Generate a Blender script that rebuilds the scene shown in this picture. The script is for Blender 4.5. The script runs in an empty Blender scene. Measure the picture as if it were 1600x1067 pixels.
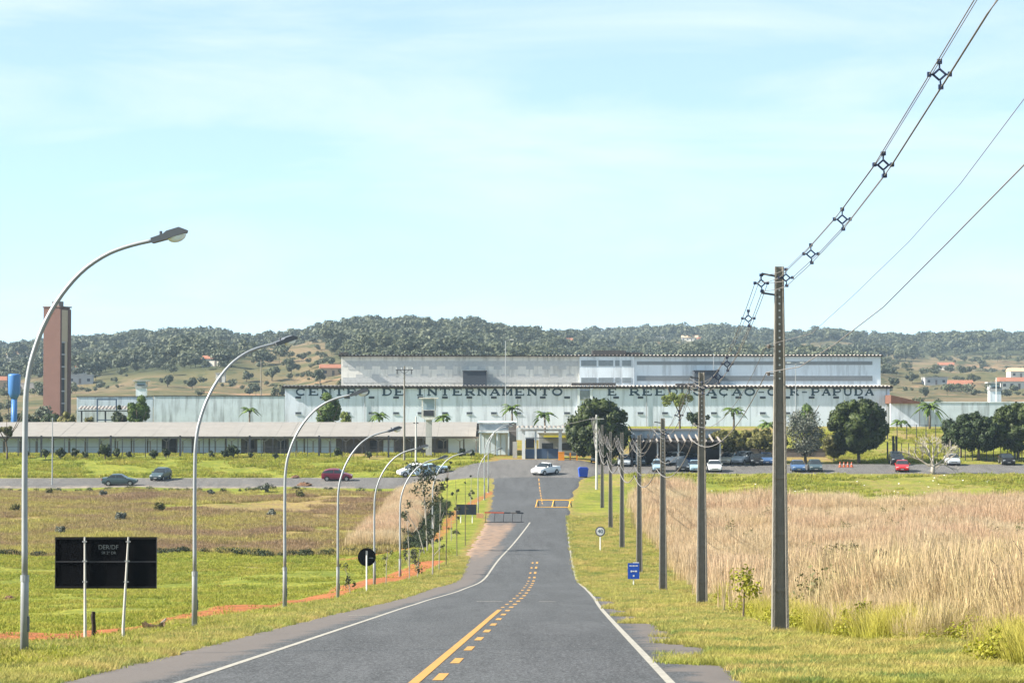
import bpy, math, random
import numpy as np
from mathutils import Vector, Matrix, noise as mnoise

R = math.radians
rng = random.Random(7)
nrng = np.random.default_rng(7)
scene = bpy.context.scene
col = scene.collection

# ------------------------------------------------------------------ camera
FPX = 4000.0                       # focal length in photo pixels (photo 1600 px wide)
PITCH = math.atan(106.5 / FPX)
cam_d = bpy.data.cameras.new("camera"); cam = bpy.data.objects.new("camera", cam_d); col.objects.link(cam)
cam_d.sensor_width = 36.0; cam_d.lens = 36.0 * FPX / 1600.0
cam_d.clip_start = 0.5; cam_d.clip_end = 20000
cam.location = (0, 0, 0); cam.rotation_euler = (R(90) + PITCH, 0, 0)
scene.camera = cam

# ------------------------------------------------------------------ sky, sun, exposure
SUN_EL, SUN_BACK = 36.0, 8.0       # sun to the left, barely behind the camera
sx, sy, sz = -math.cos(R(SUN_BACK)) * math.cos(R(SUN_EL)), -math.sin(R(SUN_BACK)) * math.cos(R(SUN_EL)), math.sin(R(SUN_EL))
world = bpy.data.worlds.new("World"); scene.world = world; world.use_nodes = True
wn = world.node_tree; wn.nodes.clear()
w_out = wn.nodes.new("ShaderNodeOutputWorld"); w_bg = wn.nodes.new("ShaderNodeBackground")
w_sky = wn.nodes.new("ShaderNodeTexSky"); w_sky.sky_type = 'NISHITA'; w_sky.sun_disc = False
w_sky.sun_elevation = R(SUN_EL); w_sky.sun_rotation = math.atan2(sx, sy)
w_sky.altitude = 900; w_sky.air_density = 0.55; w_sky.dust_density = 0.0; w_sky.ozone_density = 0.15
w_bg.inputs[1].default_value = 0.068
# thin cirrus over the whole sky, by direction
w_tc = wn.nodes.new("ShaderNodeTexCoord"); w_map = wn.nodes.new("ShaderNodeMapping")
w_map.inputs['Scale'].default_value = (3.0, 3.0, 16.0); w_map.inputs['Rotation'].default_value = (0, R(5), 0)
w_n = wn.nodes.new("ShaderNodeTexNoise"); w_n.inputs['Scale'].default_value = 1.5; w_n.inputs['Detail'].default_value = 7; w_n.inputs['Roughness'].default_value = 0.55; w_n.inputs['Distortion'].default_value = 0.5
w_r = wn.nodes.new("ShaderNodeValToRGB"); w_r.color_ramp.elements[0].position = 0.50; w_r.color_ramp.elements[1].position = 0.82
w_r.color_ramp.elements[0].color = (0, 0, 0, 1); w_r.color_ramp.elements[1].color = (.8, .8, .8, 1)
w_mix = wn.nodes.new("ShaderNodeMix"); w_mix.data_type = 'RGBA'
w_mix.inputs['B'].default_value = (4.9, 5.4, 5.6, 1)
wl = wn.links.new
wl(w_tc.outputs['Generated'], w_map.inputs['Vector']); wl(w_map.outputs[0], w_n.inputs['Vector']); wl(w_n.outputs['Fac'], w_r.inputs[0])
wl(w_r.outputs[0], w_mix.inputs['Factor']); w_tint = wn.nodes.new('ShaderNodeMix'); w_tint.data_type = 'RGBA'; w_tint.blend_type = 'MULTIPLY'; w_tint.inputs['Factor'].default_value = 1; w_tint.inputs['B'].default_value = (.88, 1.03, 1.06, 1)
wl(w_sky.outputs[0], w_tint.inputs['A']); w_veil = wn.nodes.new('ShaderNodeMix'); w_veil.data_type = 'RGBA'; w_veil.inputs['Factor'].default_value = .48; w_veil.inputs['B'].default_value = (3.9, 5.2, 5.9, 1)   # thin even cirrostratus veil
wl(w_tint.outputs['Result'], w_veil.inputs['A']); wl(w_veil.outputs['Result'], w_mix.inputs['A']); wl(w_mix.outputs['Result'], w_bg.inputs[0]); wl(w_bg.outputs[0], w_out.inputs[0])

sun_d = bpy.data.lights.new("sun", 'SUN'); sun = bpy.data.objects.new("sun", sun_d); col.objects.link(sun)
sun_d.energy = 5.0; sun_d.angle = R(0.53); sun_d.color = (1.0, 0.93, 0.80)
sun.rotation_euler = Vector((sx, sy, sz)).to_track_quat('Z', 'Y').to_euler(); sun.location = (-100, -30, 80)
scene.view_settings.view_transform = 'Standard'; scene.view_settings.look = 'None'
scene.view_settings.gamma = 1.0; scene.view_settings.use_curve_mapping = False
scene.view_settings.exposure = 1.62
scene.render.engine = 'CYCLES'; scene.cycles.use_denoising = True
scene.cycles.max_bounces = 6; scene.cycles.transparent_max_bounces = 6; scene.cycles.volume_bounces = 0

# ------------------------------------------------------------------ projection and terrain
def ray(px, py):
    u = (px - 800) / FPX; v = (533.5 - py) / FPX
    c, s = math.cos(PITCH), math.sin(PITCH)
    return (u, c - v * s, s + v * c)
def pt(px, py, d):                 # world point seen at photo pixel (px, py) at distance d
    a, b, c = ray(px, py); t = d / b
    return (a * t, d, c * t)
def interp(tab):
    xs = np.array([t[0] for t in tab], float); ys = np.array([t[1] for t in tab], float)
    m = np.zeros(len(xs)); dl = np.diff(ys) / np.diff(xs)
    m[1:-1] = np.where(dl[:-1] * dl[1:] > 0, 2 * dl[:-1] * dl[1:] / (dl[:-1] + dl[1:] + 1e-12), 0); m[0] = dl[0]; m[-1] = dl[-1]
    def f(x):
        x = np.clip(np.asarray(x, float), xs[0], xs[-1]); i = np.clip(np.searchsorted(xs, x) - 1, 0, len(xs) - 2)
        h = xs[i + 1] - xs[i]; t = (x - xs[i]) / h
        return ((2*t**3 - 3*t**2 + 1) * ys[i] + (t**3 - 2*t**2 + t) * h * m[i] + (-2*t**3 + 3*t**2) * ys[i + 1] + (t**3 - t**2) * h * m[i + 1])
    return f
def sstep(a, b, x):
    t = np.clip((np.asarray(x, float) - a) / (b - a), 0, 1); return t * t * (3 - 2 * t)
base_z = interp([(-60, 1.5325), (-30, -.1925), (0, -1.9175), (20, -3.0675), (39, -4.16), (60, -5.3675), (80, -6.5175), (95, -7.38), (105, -7.955), (134, -9.45), (169, -10.85), (204, -11.0), (239, -11.05), (274, -10.6), (309, -9.6), (322, -8.6), (335, -7.75), (348, -6.8), (362, -6.4), (400, -5.2), (470, -5.0)])
left_off = interp([(-60, 0), (40, 0), (60, -.1), (140, -.45), (170, -.5), (200, -.35), (260, -.15), (300, -.4), (322, -1.3), (333, -1.1), (348, -.5), (362, 0), (470, 0)])
right_off = interp([(-60, 0), (300, 0), (322, -.1), (332, -.3), (346, -.45), (362, .2), (400, 2.2), (470, 2.4)])
xl = interp([(-60, -8.8), (0, -7.8), (40, -7.1), (51, -6.85), (63, -6.7), (78, -6.45), (97, -6.0), (114, -5.35), (135, -4.7), (166, -3.6), (190, -3.5), (234, -2.8), (285, -2.3), (318, -2.3), (330, -2.6), (470, -2.6)])
xr = interp([(-60, 3.4), (0, 3.5), (39, 3.8), (58, 4.3), (80, 4.25), (112, 4.6), (125, 4.4), (162, 4.4), (200, 4.9), (253, 5.8), (285, 6.4), (307, 7.6), (318, 8.5), (330, 9.8), (470, 9.8)])
lineL = interp([(-60, -6.63), (0, -5.62), (39, -4.96), (80, -4.267), (100, -3.93), (112, -3.62), (137, -2.5), (184, -1.06), (207, 0), (249, 1.74)])
lineR = interp([(-60, .85), (0, 1.78), (39, 2.385), (66.7, 2.815), (90, 3.2), (127, 3.87), (161, 4.08), (197, 4.5), (252, 5.44)])
lineC = interp([(-60, -3.32), (0, -2.17), (39, -1.43), (65, -.933), (91, -.435), (138, .65), (174, 1.3), (184, 1.5)])
grassB = interp([(0, 10.5), (46, 9.4), (55, 8.4), (64, 7.9), (100, 9.2), (127, 10.3), (182, 11.8), (268, 13.4), (318, 14.5)])   # edge of the tall dry grass
def G(x, d):
    x = np.asarray(x, float); d = np.asarray(d, float)
    z = base_z(d) + left_off(d) * sstep(-4, -14, x) + right_off(d) * sstep(8, 13, x)
    wob = 0.15 * np.sin(x * .31 + d * .11) + 0.07 * np.sin(x * .7 - d * .23 + 1.7) + .05 * np.sin(d * .51 + x * .13)
    off = np.maximum(xl(d) - x, x - xr(d))
    return z + wob * sstep(0.5, 6, off) * sstep(330, 318, d)
def gz(x, d): return float(G(x, d))
def at(px, py, lo=30, hi=470):     # where the ray through a photo pixel meets the ground
    a, b, c = ray(px, py)
    ds = np.arange(lo, hi, .5); t = ds / b
    below = c * t <= G(a * t, ds)
    i = int(np.argmax(below)) if below.any() else len(ds) - 1
    d = float(ds[i]); t = d / b
    return (a * t, d, gz(a * t, d))
def on(px, d, dz=0):               # ground point at photo column px and distance d
    x = (px - 800) / FPX * d * 1.00035
    return (x, d, gz(x, d) + dz)

# ------------------------------------------------------------------ materials
def _nt(name):
    m = bpy.data.materials.new(name); m.use_nodes = True; nt = m.node_tree
    return m, nt, nt.nodes['Principled BSDF']
def mat(name, c, rough=.75, var=.12, scale=3.0, bump=0.0, bscale=None, metal=0.0, spec=.3, dirt=None, dirt_amt=.4, stretch=(1, 1, 1), dscale=.6):
    m, nt, b = _nt(name); N = nt.nodes.new; L = nt.links.new
    tc = N('ShaderNodeTexCoord'); mp = N('ShaderNodeMapping'); mp.inputs['Scale'].default_value = stretch
    L(tc.outputs['Object'], mp.inputs[0])
    n = N('ShaderNodeTexNoise'); n.inputs['Scale'].default_value = scale; n.inputs['Detail'].default_value = 6; n.inputs['Roughness'].default_value = .6
    L(mp.outputs[0], n.inputs['Vector'])
    mx = N('ShaderNodeMix'); mx.data_type = 'RGBA'
    mx.inputs['A'].default_value = (*[max(0, v * (1 - var * 1.6)) for v in c], 1); mx.inputs['B'].default_value = (*[min(1, v * (1 + var * 1.6)) for v in c], 1)
    L(n.outputs['Fac'], mx.inputs['Factor']); out = mx.outputs['Result']
    if dirt:
        n2 = N('ShaderNodeTexNoise'); n2.inputs['Scale'].default_value = dscale; n2.inputs['Detail'].default_value = 8; n2.inputs['Roughness'].default_value = .68
        mp2 = N('ShaderNodeMapping'); mp2.inputs['Scale'].default_value = (2.6, 2.6, .28); L(tc.outputs['Object'], mp2.inputs[0]); L(mp2.outputs[0], n2.inputs['Vector'])
        rp = N('ShaderNodeValToRGB'); rp.color_ramp.elements[0].position = .48; rp.color_ramp.elements[1].position = .72
        rp.color_ramp.elements[1].color = (dirt_amt, dirt_amt, dirt_amt, 1); L(n2.outputs['Fac'], rp.inputs[0])
        m2 = N('ShaderNodeMix'); m2.data_type = 'RGBA'; m2.inputs['B'].default_value = (*dirt, 1); L(rp.outputs[0], m2.inputs['Factor']); L(out, m2.inputs['A']); out = m2.outputs['Result']
    L(out, b.inputs['Base Color'])
    b.inputs['Roughness'].default_value = rough; b.inputs['Metallic'].default_value = metal; b.inputs['Specular IOR Level'].default_value = spec
    if bump:
        nb = N('ShaderNodeTexNoise'); nb.inputs['Scale'].default_value = bscale or scale * 4; nb.inputs['Detail'].default_value = 5; L(mp.outputs[0], nb.inputs['Vector'])
        bp = N('ShaderNodeBump'); bp.inputs['Strength'].default_value = bump; bp.inputs['Distance'].default_value = .05; L(nb.outputs['Fac'], bp.inputs['Height']); L(bp.outputs[0], b.inputs['Normal'])
    return m
def leafmat(name, c1, c2, scale=.6, trans=.25, rough=.6, world_space=True):
    m, nt, b = _nt(name); N = nt.nodes.new; L = nt.links.new
    g = N('ShaderNodeNewGeometry'); n = N('ShaderNodeTexNoise'); n.inputs['Scale'].default_value = scale; n.inputs['Detail'].default_value = 4; n.inputs['Roughness'].default_value = .7
    L(g.outputs['Position'], n.inputs['Vector'])
    rp = N('ShaderNodeValToRGB'); rp.color_ramp.elements[0].position = .35; rp.color_ramp.elements[1].position = .68
    rp.color_ramp.elements[0].color = (*c1, 1); rp.color_ramp.elements[1].color = (*c2, 1); L(n.outputs['Fac'], rp.inputs[0])
    L(rp.outputs[0], b.inputs['Base Color']); b.inputs['Roughness'].default_value = rough; b.inputs['Specular IOR Level'].default_value = .25
    if trans:
        t = N('ShaderNodeBsdfTranslucent'); L(rp.outputs[0], t.inputs[0]); mx = N('ShaderNodeMixShader'); mx.inputs[0].default_value = trans
        L(b.outputs[0], mx.inputs[1]); L(t.outputs[0], mx.inputs[2]); L(mx.outputs[0], nt.nodes['Material Output'].inputs[0])
    return m
def grassmat(name, cbase, cmid, ctip, trans=.3, patch=None, pscale=.05, pamt=.7, patch2=None):
    # colour runs along the blade (attribute t, 0 at the root) and drifts over the field
    m, nt, b = _nt(name); N = nt.nodes.new; L = nt.links.new
    a = N('ShaderNodeAttribute'); a.attribute_name = 't'
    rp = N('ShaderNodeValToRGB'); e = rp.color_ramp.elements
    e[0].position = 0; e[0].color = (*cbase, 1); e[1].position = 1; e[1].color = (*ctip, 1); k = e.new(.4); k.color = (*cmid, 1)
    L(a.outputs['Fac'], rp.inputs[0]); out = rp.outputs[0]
    g = N('ShaderNodeNewGeometry'); n = N('ShaderNodeTexNoise'); n.inputs['Scale'].default_value = pscale; n.inputs['Detail'].default_value = 6; n.inputs['Roughness'].default_value = .65
    L(g.outputs['Position'], n.inputs['Vector'])
    if patch:
        r2 = N('ShaderNodeValToRGB'); r2.color_ramp.elements[0].position = .42; r2.color_ramp.elements[1].position = .62; r2.color_ramp.elements[1].color = (pamt, pamt, pamt, 1)
        L(n.outputs['Fac'], r2.inputs[0]); mx = N('ShaderNodeMix'); mx.data_type = 'RGBA'; mx.inputs['B'].default_value = (*patch, 1)
        L(r2.outputs[0], mx.inputs['Factor']); L(out, mx.inputs['A']); out = mx.outputs['Result']
    if patch2:
        n4 = N('ShaderNodeTexNoise'); n4.inputs['Scale'].default_value = pscale * 1.7; n4.inputs['Detail'].default_value = 5; n4.inputs['Roughness'].default_value = .7
        ad_ = N('ShaderNodeVectorMath'); ad_.inputs[1].default_value = (31, 57, 11); L(g.outputs['Position'], ad_.inputs[0]); L(ad_.outputs[0], n4.inputs['Vector'])
        r4 = N('ShaderNodeValToRGB'); r4.color_ramp.elements[0].position = .5; r4.color_ramp.elements[1].position = .64; r4.color_ramp.elements[1].color = (.85, .85, .85, 1); L(n4.outputs['Fac'], r4.inputs[0])
        m4 = N('ShaderNodeMix'); m4.data_type = 'RGBA'; m4.inputs['B'].default_value = (*patch2, 1); L(r4.outputs[0], m4.inputs['Factor']); L(out, m4.inputs['A']); out = m4.outputs['Result']
    n3 = N('ShaderNodeTexNoise'); n3.inputs['Scale'].default_value = 2.2; n3.inputs['Detail'].default_value = 2; L(g.outputs['Position'], n3.inputs['Vector'])
    hv = N('ShaderNodeHueSaturation'); mr = N('ShaderNodeMapRange'); mr.inputs[1].default_value = .3; mr.inputs[2].default_value = .7; mr.inputs[3].default_value = .68; mr.inputs[4].default_value = 1.28
    L(n3.outputs['Fac'], mr.inputs[0]); L(mr.outputs[0], hv.inputs['Value']); L(out, hv.inputs['Color']); out = hv.outputs[0]
    L(out, b.inputs['Base Color']); b.inputs['Roughness'].default_value = .7; b.inputs['Specular IOR Level'].default_value = .15
    t = N('ShaderNodeBsdfTranslucent'); L(out, t.inputs[0]); mx = N('ShaderNodeMixShader'); mx.inputs[0].default_value = trans
    L(b.outputs[0], mx.inputs[1]); L(t.outputs[0], mx.inputs[2]); L(mx.outputs[0], nt.nodes['Material Output'].inputs[0])
    return m

M = dict(
    galv=mat('galvanised_steel', (.30, .315, .335), .5, .12, 6, metal=.35, spec=.5),
    lamp_head=mat('lamp_housing_grey', (.10, .11, .13), .5, .1, 8),
    lamp_glass=mat('lamp_glass', (.75, .82, .85), .15, .03, 5, spec=.6),
    concrete=mat('pole_concrete', (.20, .185, .16), .9, .2, 5, .4, 30, dirt=(.10, .09, .08), dirt_amt=.5, dscale=1.2),
    concrete_light=mat('light_concrete', (.46, .45, .43), .9, .12, 2, .2, dirt=(.2, .19, .17), dirt_amt=.4),
    black_steel=mat('black_steel', (.012, .012, .013), .6, .1, 5),
    dark_steel=mat('dark_steel', (.04, .042, .05), .6, .15, 5),
    cable=mat('cable_sheath', (.15, .14, .135), .7, .1, 5),
    spacer=mat('spacer_blue', (.02, .03, .07), .5, .1, 5),
    white_paint=mat('white_paint', (.68, .68, .66), .6, .06, 5),
    white_wall=mat('white_wall_paint', (.68, .73, .77), .85, .08, .4, dirt=(.24, .25, .26), dirt_amt=.65, dscale=.35),
    blue_wall=mat('pale_blue_wall_paint', (.66, .71, .80), .85, .06, .25, dirt=(.22, .25, .28), dirt_amt=.72, dscale=.4),
    stained_wall=mat('stained_wall_paint', (.52, .58, .63), .88, .18, .5, dirt=(.12, .13, .14), dirt_amt=.85, dscale=.45),
    beige_wall=mat('weathered_beige_wall', (.70, .67, .61), .88, .14, .4, dirt=(.20, .20, .19), dirt_amt=.8, dscale=.4),
    band_grey=mat('lattice_grey', (.21, .24, .26), .9, .2, 2.5, .3),
    band_beige=mat('lattice_beige', (.47, .47, .46), .9, .2, 2.5, .3),
    vent_dark=mat('vent_dark', (.05, .06, .075), .8, .1, 3),
    letter=mat('letter_paint', (.035, .065, .095), .7, .1, 3),
    roof_fc=mat('fibre_cement_roof', (.215, .20, .185), .9, .14, .5, .15, 6, dirt=(.20, .19, .18), dirt_amt=.5, dscale=.2),
    roof_edge=mat('roof_canal_tile', (.30, .27, .25), .9, .2, 2, dirt=(.12, .11, .10), dirt_amt=.6),
    roof_shade_dark=mat('weathered_dark_roof_and_shade', (.07, .065, .065), .9, .25, 1.5),  # also colours in the shade inside the parking shelter
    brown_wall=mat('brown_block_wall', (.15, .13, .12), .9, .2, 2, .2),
    door_blue=mat('pale_door', (.64, .71, .76), .7, .06, 2),
    brick=mat('tower_brick', (.115, .06, .046), .9, .16, .4, .2, 10),
    brick_beige=mat('beige_panel', (.42, .34, .23), .85, .08, 2),
    brick_dark=mat('dark_opening', (.035, .035, .035), .9, .1, 2),
    terracotta=mat('terracotta_tiles', (.25, .105, .065), .9, .2, .6),
    house_white=mat('house_white', (.62, .58, .52), .9, .1, .4),
    house_ochre=mat('house_ochre', (.45, .32, .21), .9, .15, .4),
    house_grey=mat('house_grey', (.36, .36, .36), .9, .15, .4),
    tank_blue=mat('tank_blue', (.05, .16, .40), .45, .08, 1),
    gate_blue=mat('gate_blue', (.05, .085, .15), .6, .12, 2),
    dumpster_blue=mat('dumpster_blue', (.015, .07, .42), .5, .1, 2),
    cone_red=mat('cone_red', (.42, .09, .03), .6, .1, 3),
    lean_to=mat('rust_roof', (.13, .062, .045), .9, .25, 1),
    tile_dull=mat('dull_canal_tile', (.20, .18, .165), .9, .2, 2),
    orange=mat('orange_paint', (.72, .25, .02), .6, .08, 3),
    yellow=mat('barrier_yellow', (.75, .40, .05), .6, .1, 3, dirt=(.5, .2, .1), dirt_amt=.5, dscale=2),
    red=mat('barrier_red', (.50, .10, .05), .6, .12, 3),
    sign_blue=mat('sign_blue', (.01, .07, .42), .45, .05, 2),
    sign_white=mat('sign_white', (.66, .66, .66), .5, .05, 4),
    sign_ring=mat('sign_ring', (.10, .095, .12), .5, .1, 4),
    sign_back=mat('sign_back_black', (.004, .0045, .006), .8, .15, 3, spec=.05),
    bark=mat('bark', (.11, .085, .065), .95, .25, 4, .4),
    bark_grey=mat('grey_bark', (.30, .27, .235), .95, .2, 4, .3),
    wood=mat('old_wood', (.13, .085, .05), .95, .35, 8, .6),
    wood_dark=mat('charred_wood', (.035, .028, .022), .95, .4, 12, .6),
    tyre=mat('tyre', (.02, .02, .02), .85, .1, 5), rim=mat('rim', (.35, .35, .36), .4, .05, 5, metal=.6),
    glass=mat('car_glass', (.02, .025, .03), .12, .05, 2, spec=.6),
    headlamp=mat('headlamp', (.7, .72, .72), .2, .04, 3), taillamp=mat('tail_lamp', (.35, .02, .02), .3, .05, 3),
    plate=mat('number_plate', (.4, .4, .4), .5, .05, 3),
    mango=leafmat('mango_leaves', (.007, .016, .004), (.060, .082, .014), .8, .12),
    mango2=leafmat('dark_tree_leaves', (.007, .017, .006), (.040, .062, .015), .5, .12),
    olive=leafmat('olive_leaves', (.05, .055, .014), (.17, .155, .045), .7, .2),
    silver=leafmat('silvery_leaves', (.035, .045, .035), (.19, .20, .16), 1.4, .15),
    lime=leafmat('lime_leaves', (.07, .10, .02), (.22, .25, .05), .8, .3),
    palm=leafmat('palm_fronds', (.025, .05, .012), (.13, .19, .035), 1.1, .2),
    shrub=leafmat('shrub_leaves', (.010, .018, .008), (.045, .065, .02), .9, .15),
    sapling=leafmat('sapling_leaves', (.025, .035, .018), (.085, .095, .04), 1.4, .2),
    weed=leafmat('weed_leaves', (.16, .17, .01), (.36, .34, .03), 1.2, .3),
    hilltree=leafmat('hill_tree_leaves', (.052, .066, .044), (.105, .115, .058), .022, .15),
)
def paint(name, c, metal=.2): return mat(name, c, .32, .04, 1.5, metal=metal, spec=.5)

# ------------------------------------------------------------------ mesh helpers
class MB:
    def __init__(s): s.v = []; s.f = []
    def add(s, vs, fs):
        n = len(s.v); s.v += [tuple(v) for v in vs]; s.f += [tuple(i + n for i in f) for f in fs]; return s
    def box(s, x0, x1, y0, y1, z0, z1):
        return s.add([(x0, y0, z0), (x1, y0, z0), (x1, y1, z0), (x0, y1, z0), (x0, y0, z1), (x1, y0, z1), (x1, y1, z1), (x0, y1, z1)],
                     [(0, 3, 2, 1), (4, 5, 6, 7), (0, 1, 5, 4), (1, 2, 6, 5), (2, 3, 7, 6), (3, 0, 4, 7)])
    def beam(s, a, b, w, h=None, up=(0, 0, 1)):       # square bar from a to b
        a, b = Vector(a), Vector(b); h = h or w; t = (b - a).normalized(); u = Vector(up)
        if abs(t.dot(u)) > .98: u = Vector((0, 1, 0))
        r = t.cross(u).normalized(); u = r.cross(t).normalized(); vs = []
        for p in (a, b):
            for i, j in ((-1, -1), (1, -1), (1, 1), (-1, 1)): vs.append(p + r * i * w / 2 + u * j * h / 2)
        return s.add(vs, [(0, 1, 2, 3), (7, 6, 5, 4), (0, 4, 5, 1), (1, 5, 6, 2), (2, 6, 7, 3), (3, 7, 4, 0)])
    def tube(s, path, rad, n=8, cap=True):
        P = [Vector(p) for p in path]; rs = rad if hasattr(rad, '__len__') else [rad] * len(P); vs = []; fs = []
        ref = Vector((0, 1, 0)) if abs((P[-1] - P[0]).normalized().dot(Vector((0, 1, 0)))) < .9 else Vector((1, 0, 0))
        for i, p in enumerate(P):
            t = (P[min(i + 1, len(P) - 1)] - P[max(i - 1, 0)]).normalized(); r = t.cross(ref).normalized(); u = r.cross(t)
            for k in range(n):
                a = 2 * math.pi * k / n; vs.append(p + (r * math.cos(a) + u * math.sin(a)) * rs[i])
        for i in range(len(P) - 1):
            for k in range(n):
                k2 = (k + 1) % n; fs.append((i * n + k, i * n + k2, (i + 1) * n + k2, (i + 1) * n + k))
        if cap: fs.append(tuple(range(n))[::-1]); fs.append(tuple((len(P) - 1) * n + k for k in range(n)))
        return s.add(vs, fs)
    def disc(s, c, r, y0, y1, n=20):                  # disc in the XZ plane between y0 and y1
        vs = []
        for y in (y0, y1):
            for k in range(n):
                a = 2 * math.pi * k / n; vs.append((c[0] + r * math.cos(a), y, c[2] + r * math.sin(a)))
        fs = [tuple(range(n)), tuple(range(2 * n - 1, n - 1, -1))] + [(k, n + k, n + (k + 1) % n, (k + 1) % n) for k in range(n)]
        return s.add(vs, fs)
    def prism(s, poly, y0, y1):                       # polygon in XZ extruded along Y
        n = len(poly); vs = [(p[0], y0, p[1]) for p in poly] + [(p[0], y1, p[1]) for p in poly]
        return s.add(vs, [tuple(range(n)), tuple(range(2 * n - 1, n - 1, -1))] + [(i, n + i, n + (i + 1) % n, (i + 1) % n) for i in range(n)])
    def mesh(s, name, m, smooth=False):
        me = bpy.data.meshes.new(name); me.from_pydata(s.v, [], s.f); me.update()
        if m: me.materials.append(m)
        if smooth: me.polygons.foreach_set('use_smooth', [True] * len(me.polygons))
        return me
    def build(s, name, m, parent=None, smooth=False, loc=None):
        o = bpy.data.objects.new(name, s.mesh(name, m, smooth)); col.objects.link(o)
        if parent: o.parent = parent
        if loc: o.location = loc
        return o
def link(name, me, parent=None, loc=None, rz=0, sc=None):
    o = bpy.data.objects.new(name, me); col.objects.link(o); o.parent = parent
    if loc is not None: o.location = loc
    if rz: o.rotation_euler = (0, 0, rz)
    if sc: o.scale = (sc, sc, sc) if not hasattr(sc, '__len__') else sc
    return o
def tag(o, label, cat, group=None):
    o['label'] = label; o['category'] = cat
    if group: o['group'] = group
    return o
def thing(name, label, cat, loc, rz=0, group=None):
    o = bpy.data.objects.new(name, None); col.objects.link(o); o.location = loc; o.rotation_euler = (0, 0, rz); o.empty_display_size = .3
    return tag(o, label, cat, group)
def structure(o): o['kind'] = 'structure'; return o
def stuff(o, label=None, cat=None):
    o['kind'] = 'stuff'
    if label: o['label'] = label; o['category'] = cat
    return o
def copy_tree(o, parent=None):
    c = o.copy(); col.objects.link(c)
    if parent: c.parent = parent
    for ch in list(o.children): copy_tree(ch, c)
    return c
def npmesh(name, v, f, m, attrs=None):
    me = bpy.data.meshes.new(name); k = f.shape[1]
    me.vertices.add(len(v)); me.vertices.foreach_set('co', np.ascontiguousarray(v, np.float32).ravel())
    me.loops.add(f.size); me.loops.foreach_set('vertex_index', np.ascontiguousarray(f, np.int32).ravel())
    me.polygons.add(len(f)); me.polygons.foreach_set('loop_start', np.arange(0, f.size, k, dtype=np.int32))
    me.update(calc_edges=True); me.validate()
    for an, av in (attrs or {}).items():
        at_ = me.attributes.new(an, 'FLOAT', 'POINT'); at_.data.foreach_set('value', np.ascontiguousarray(av, np.float32))
    if m: me.materials.append(m)
    return me
def scatter(name, pts, scl, protos, seed=1, tilt=0.0):
    """one stuff object: proto meshes instanced on points with geometry nodes"""
    n = len(pts); r_ = np.random.default_rng(seed)
    me = bpy.data.meshes.new(name); me.vertices.add(n); me.vertices.foreach_set('co', np.ascontiguousarray(pts, np.float32).ravel())
    a = me.attributes.new('s', 'FLOAT', 'POINT'); a.data.foreach_set('value', np.ascontiguousarray(scl, np.float32))
    a = me.attributes.new('rot', 'FLOAT_VECTOR', 'POINT')
    rv = np.stack([r_.normal(0, tilt, n), r_.normal(0, tilt, n), r_.uniform(0, 6.283, n)], 1); a.data.foreach_set('vector', np.ascontiguousarray(rv, np.float32).ravel())
    a = me.attributes.new('pick', 'INT', 'POINT'); a.data.foreach_set('value', r_.integers(0, len(protos), n).astype(np.int32))
    pc = bpy.data.collections.new(name + '_protos')
    for i, pm in enumerate(protos): po = bpy.data.objects.new('%s_proto_%02d' % (name, i), pm); pc.objects.link(po)
    o = bpy.data.objects.new(name, me); col.objects.link(o)
    ng = bpy.data.node_groups.new(name, 'GeometryNodeTree')
    ng.interface.new_socket('Geometry', in_out='INPUT', socket_type='NodeSocketGeometry'); ng.interface.new_socket('Geometry', in_out='OUTPUT', socket_type='NodeSocketGeometry')
    N = ng.nodes.new; L = ng.links.new
    gi = N('NodeGroupInput'); go = N('NodeGroupOutput'); ip = N('GeometryNodeInstanceOnPoints'); ci = N('GeometryNodeCollectionInfo')
    ci.inputs['Collection'].default_value = pc; ci.inputs['Separate Children'].default_value = True; ci.inputs['Reset Children'].default_value = True
    def na(nm, ty):
        q = N('GeometryNodeInputNamedAttribute'); q.data_type = ty; q.inputs['Name'].default_value = nm; return q.outputs['Attribute']
    L(gi.outputs[0], ip.inputs['Points']); L(ci.outputs[0], ip.inputs['Instance']); ip.inputs['Pick Instance'].default_value = True
    L(na('pick', 'INT'), ip.inputs['Instance Index']); L(na('s', 'FLOAT'), ip.inputs['Scale'])
    e2r = N('FunctionNodeEulerToRotation'); L(na('rot', 'FLOAT_VECTOR'), e2r.inputs[0]); L(e2r.outputs[0], ip.inputs['Rotation'])
    L(ip.outputs[0], go.inputs[0])
    md = o.modifiers.new('scatter', 'NODES'); md.node_group = ng
    return stuff(o)
def fnoise(x, y, s, seed=0):
    return np.array([mnoise.fractal(Vector((a * s + seed * 17.3, b * s - seed * 5.1, seed * 3.7)), .6, 2.1, 4) for a, b in zip(np.ravel(x), np.ravel(y))])
# ------------------------------------------------------------------ ground
def seg_dist(px_, py_, poly):
    best = np.full(np.shape(px_), 1e9)
    for (ax, ay), (bx, by) in zip(poly[:-1], poly[1:]):
        vx, vy = bx - ax, by - ay; t = np.clip(((px_ - ax) * vx + (py_ - ay) * vy) / (vx * vx + vy * vy), 0, 1)
        best = np.minimum(best, np.hypot(px_ - ax - t * vx, py_ - ay - t * vy))
    return best
PATH1 = [(-30, 30), (-16, 47), (-12.3, 60), (-12.2, 67), (-12.3, 79), (-10.9, 92), (-10.6, 108), (-10.2, 131), (-9.2, 155), (-7.0, 176), (-6.0, 186)]
PATH2 = [(-13, 198), (-8.5, 203), (-6.5, 222), (-6.4, 235), (-5.9, 268), (-4.2, 288), (-2.4, 305)]
def near_dirt(x, d):
    a = seg_dist(x, d, PATH1); b = seg_dist(x, d, PATH2)
    return np.maximum(sstep(2.0, .5, a), .62 * sstep(1.3, .3, b))
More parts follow.
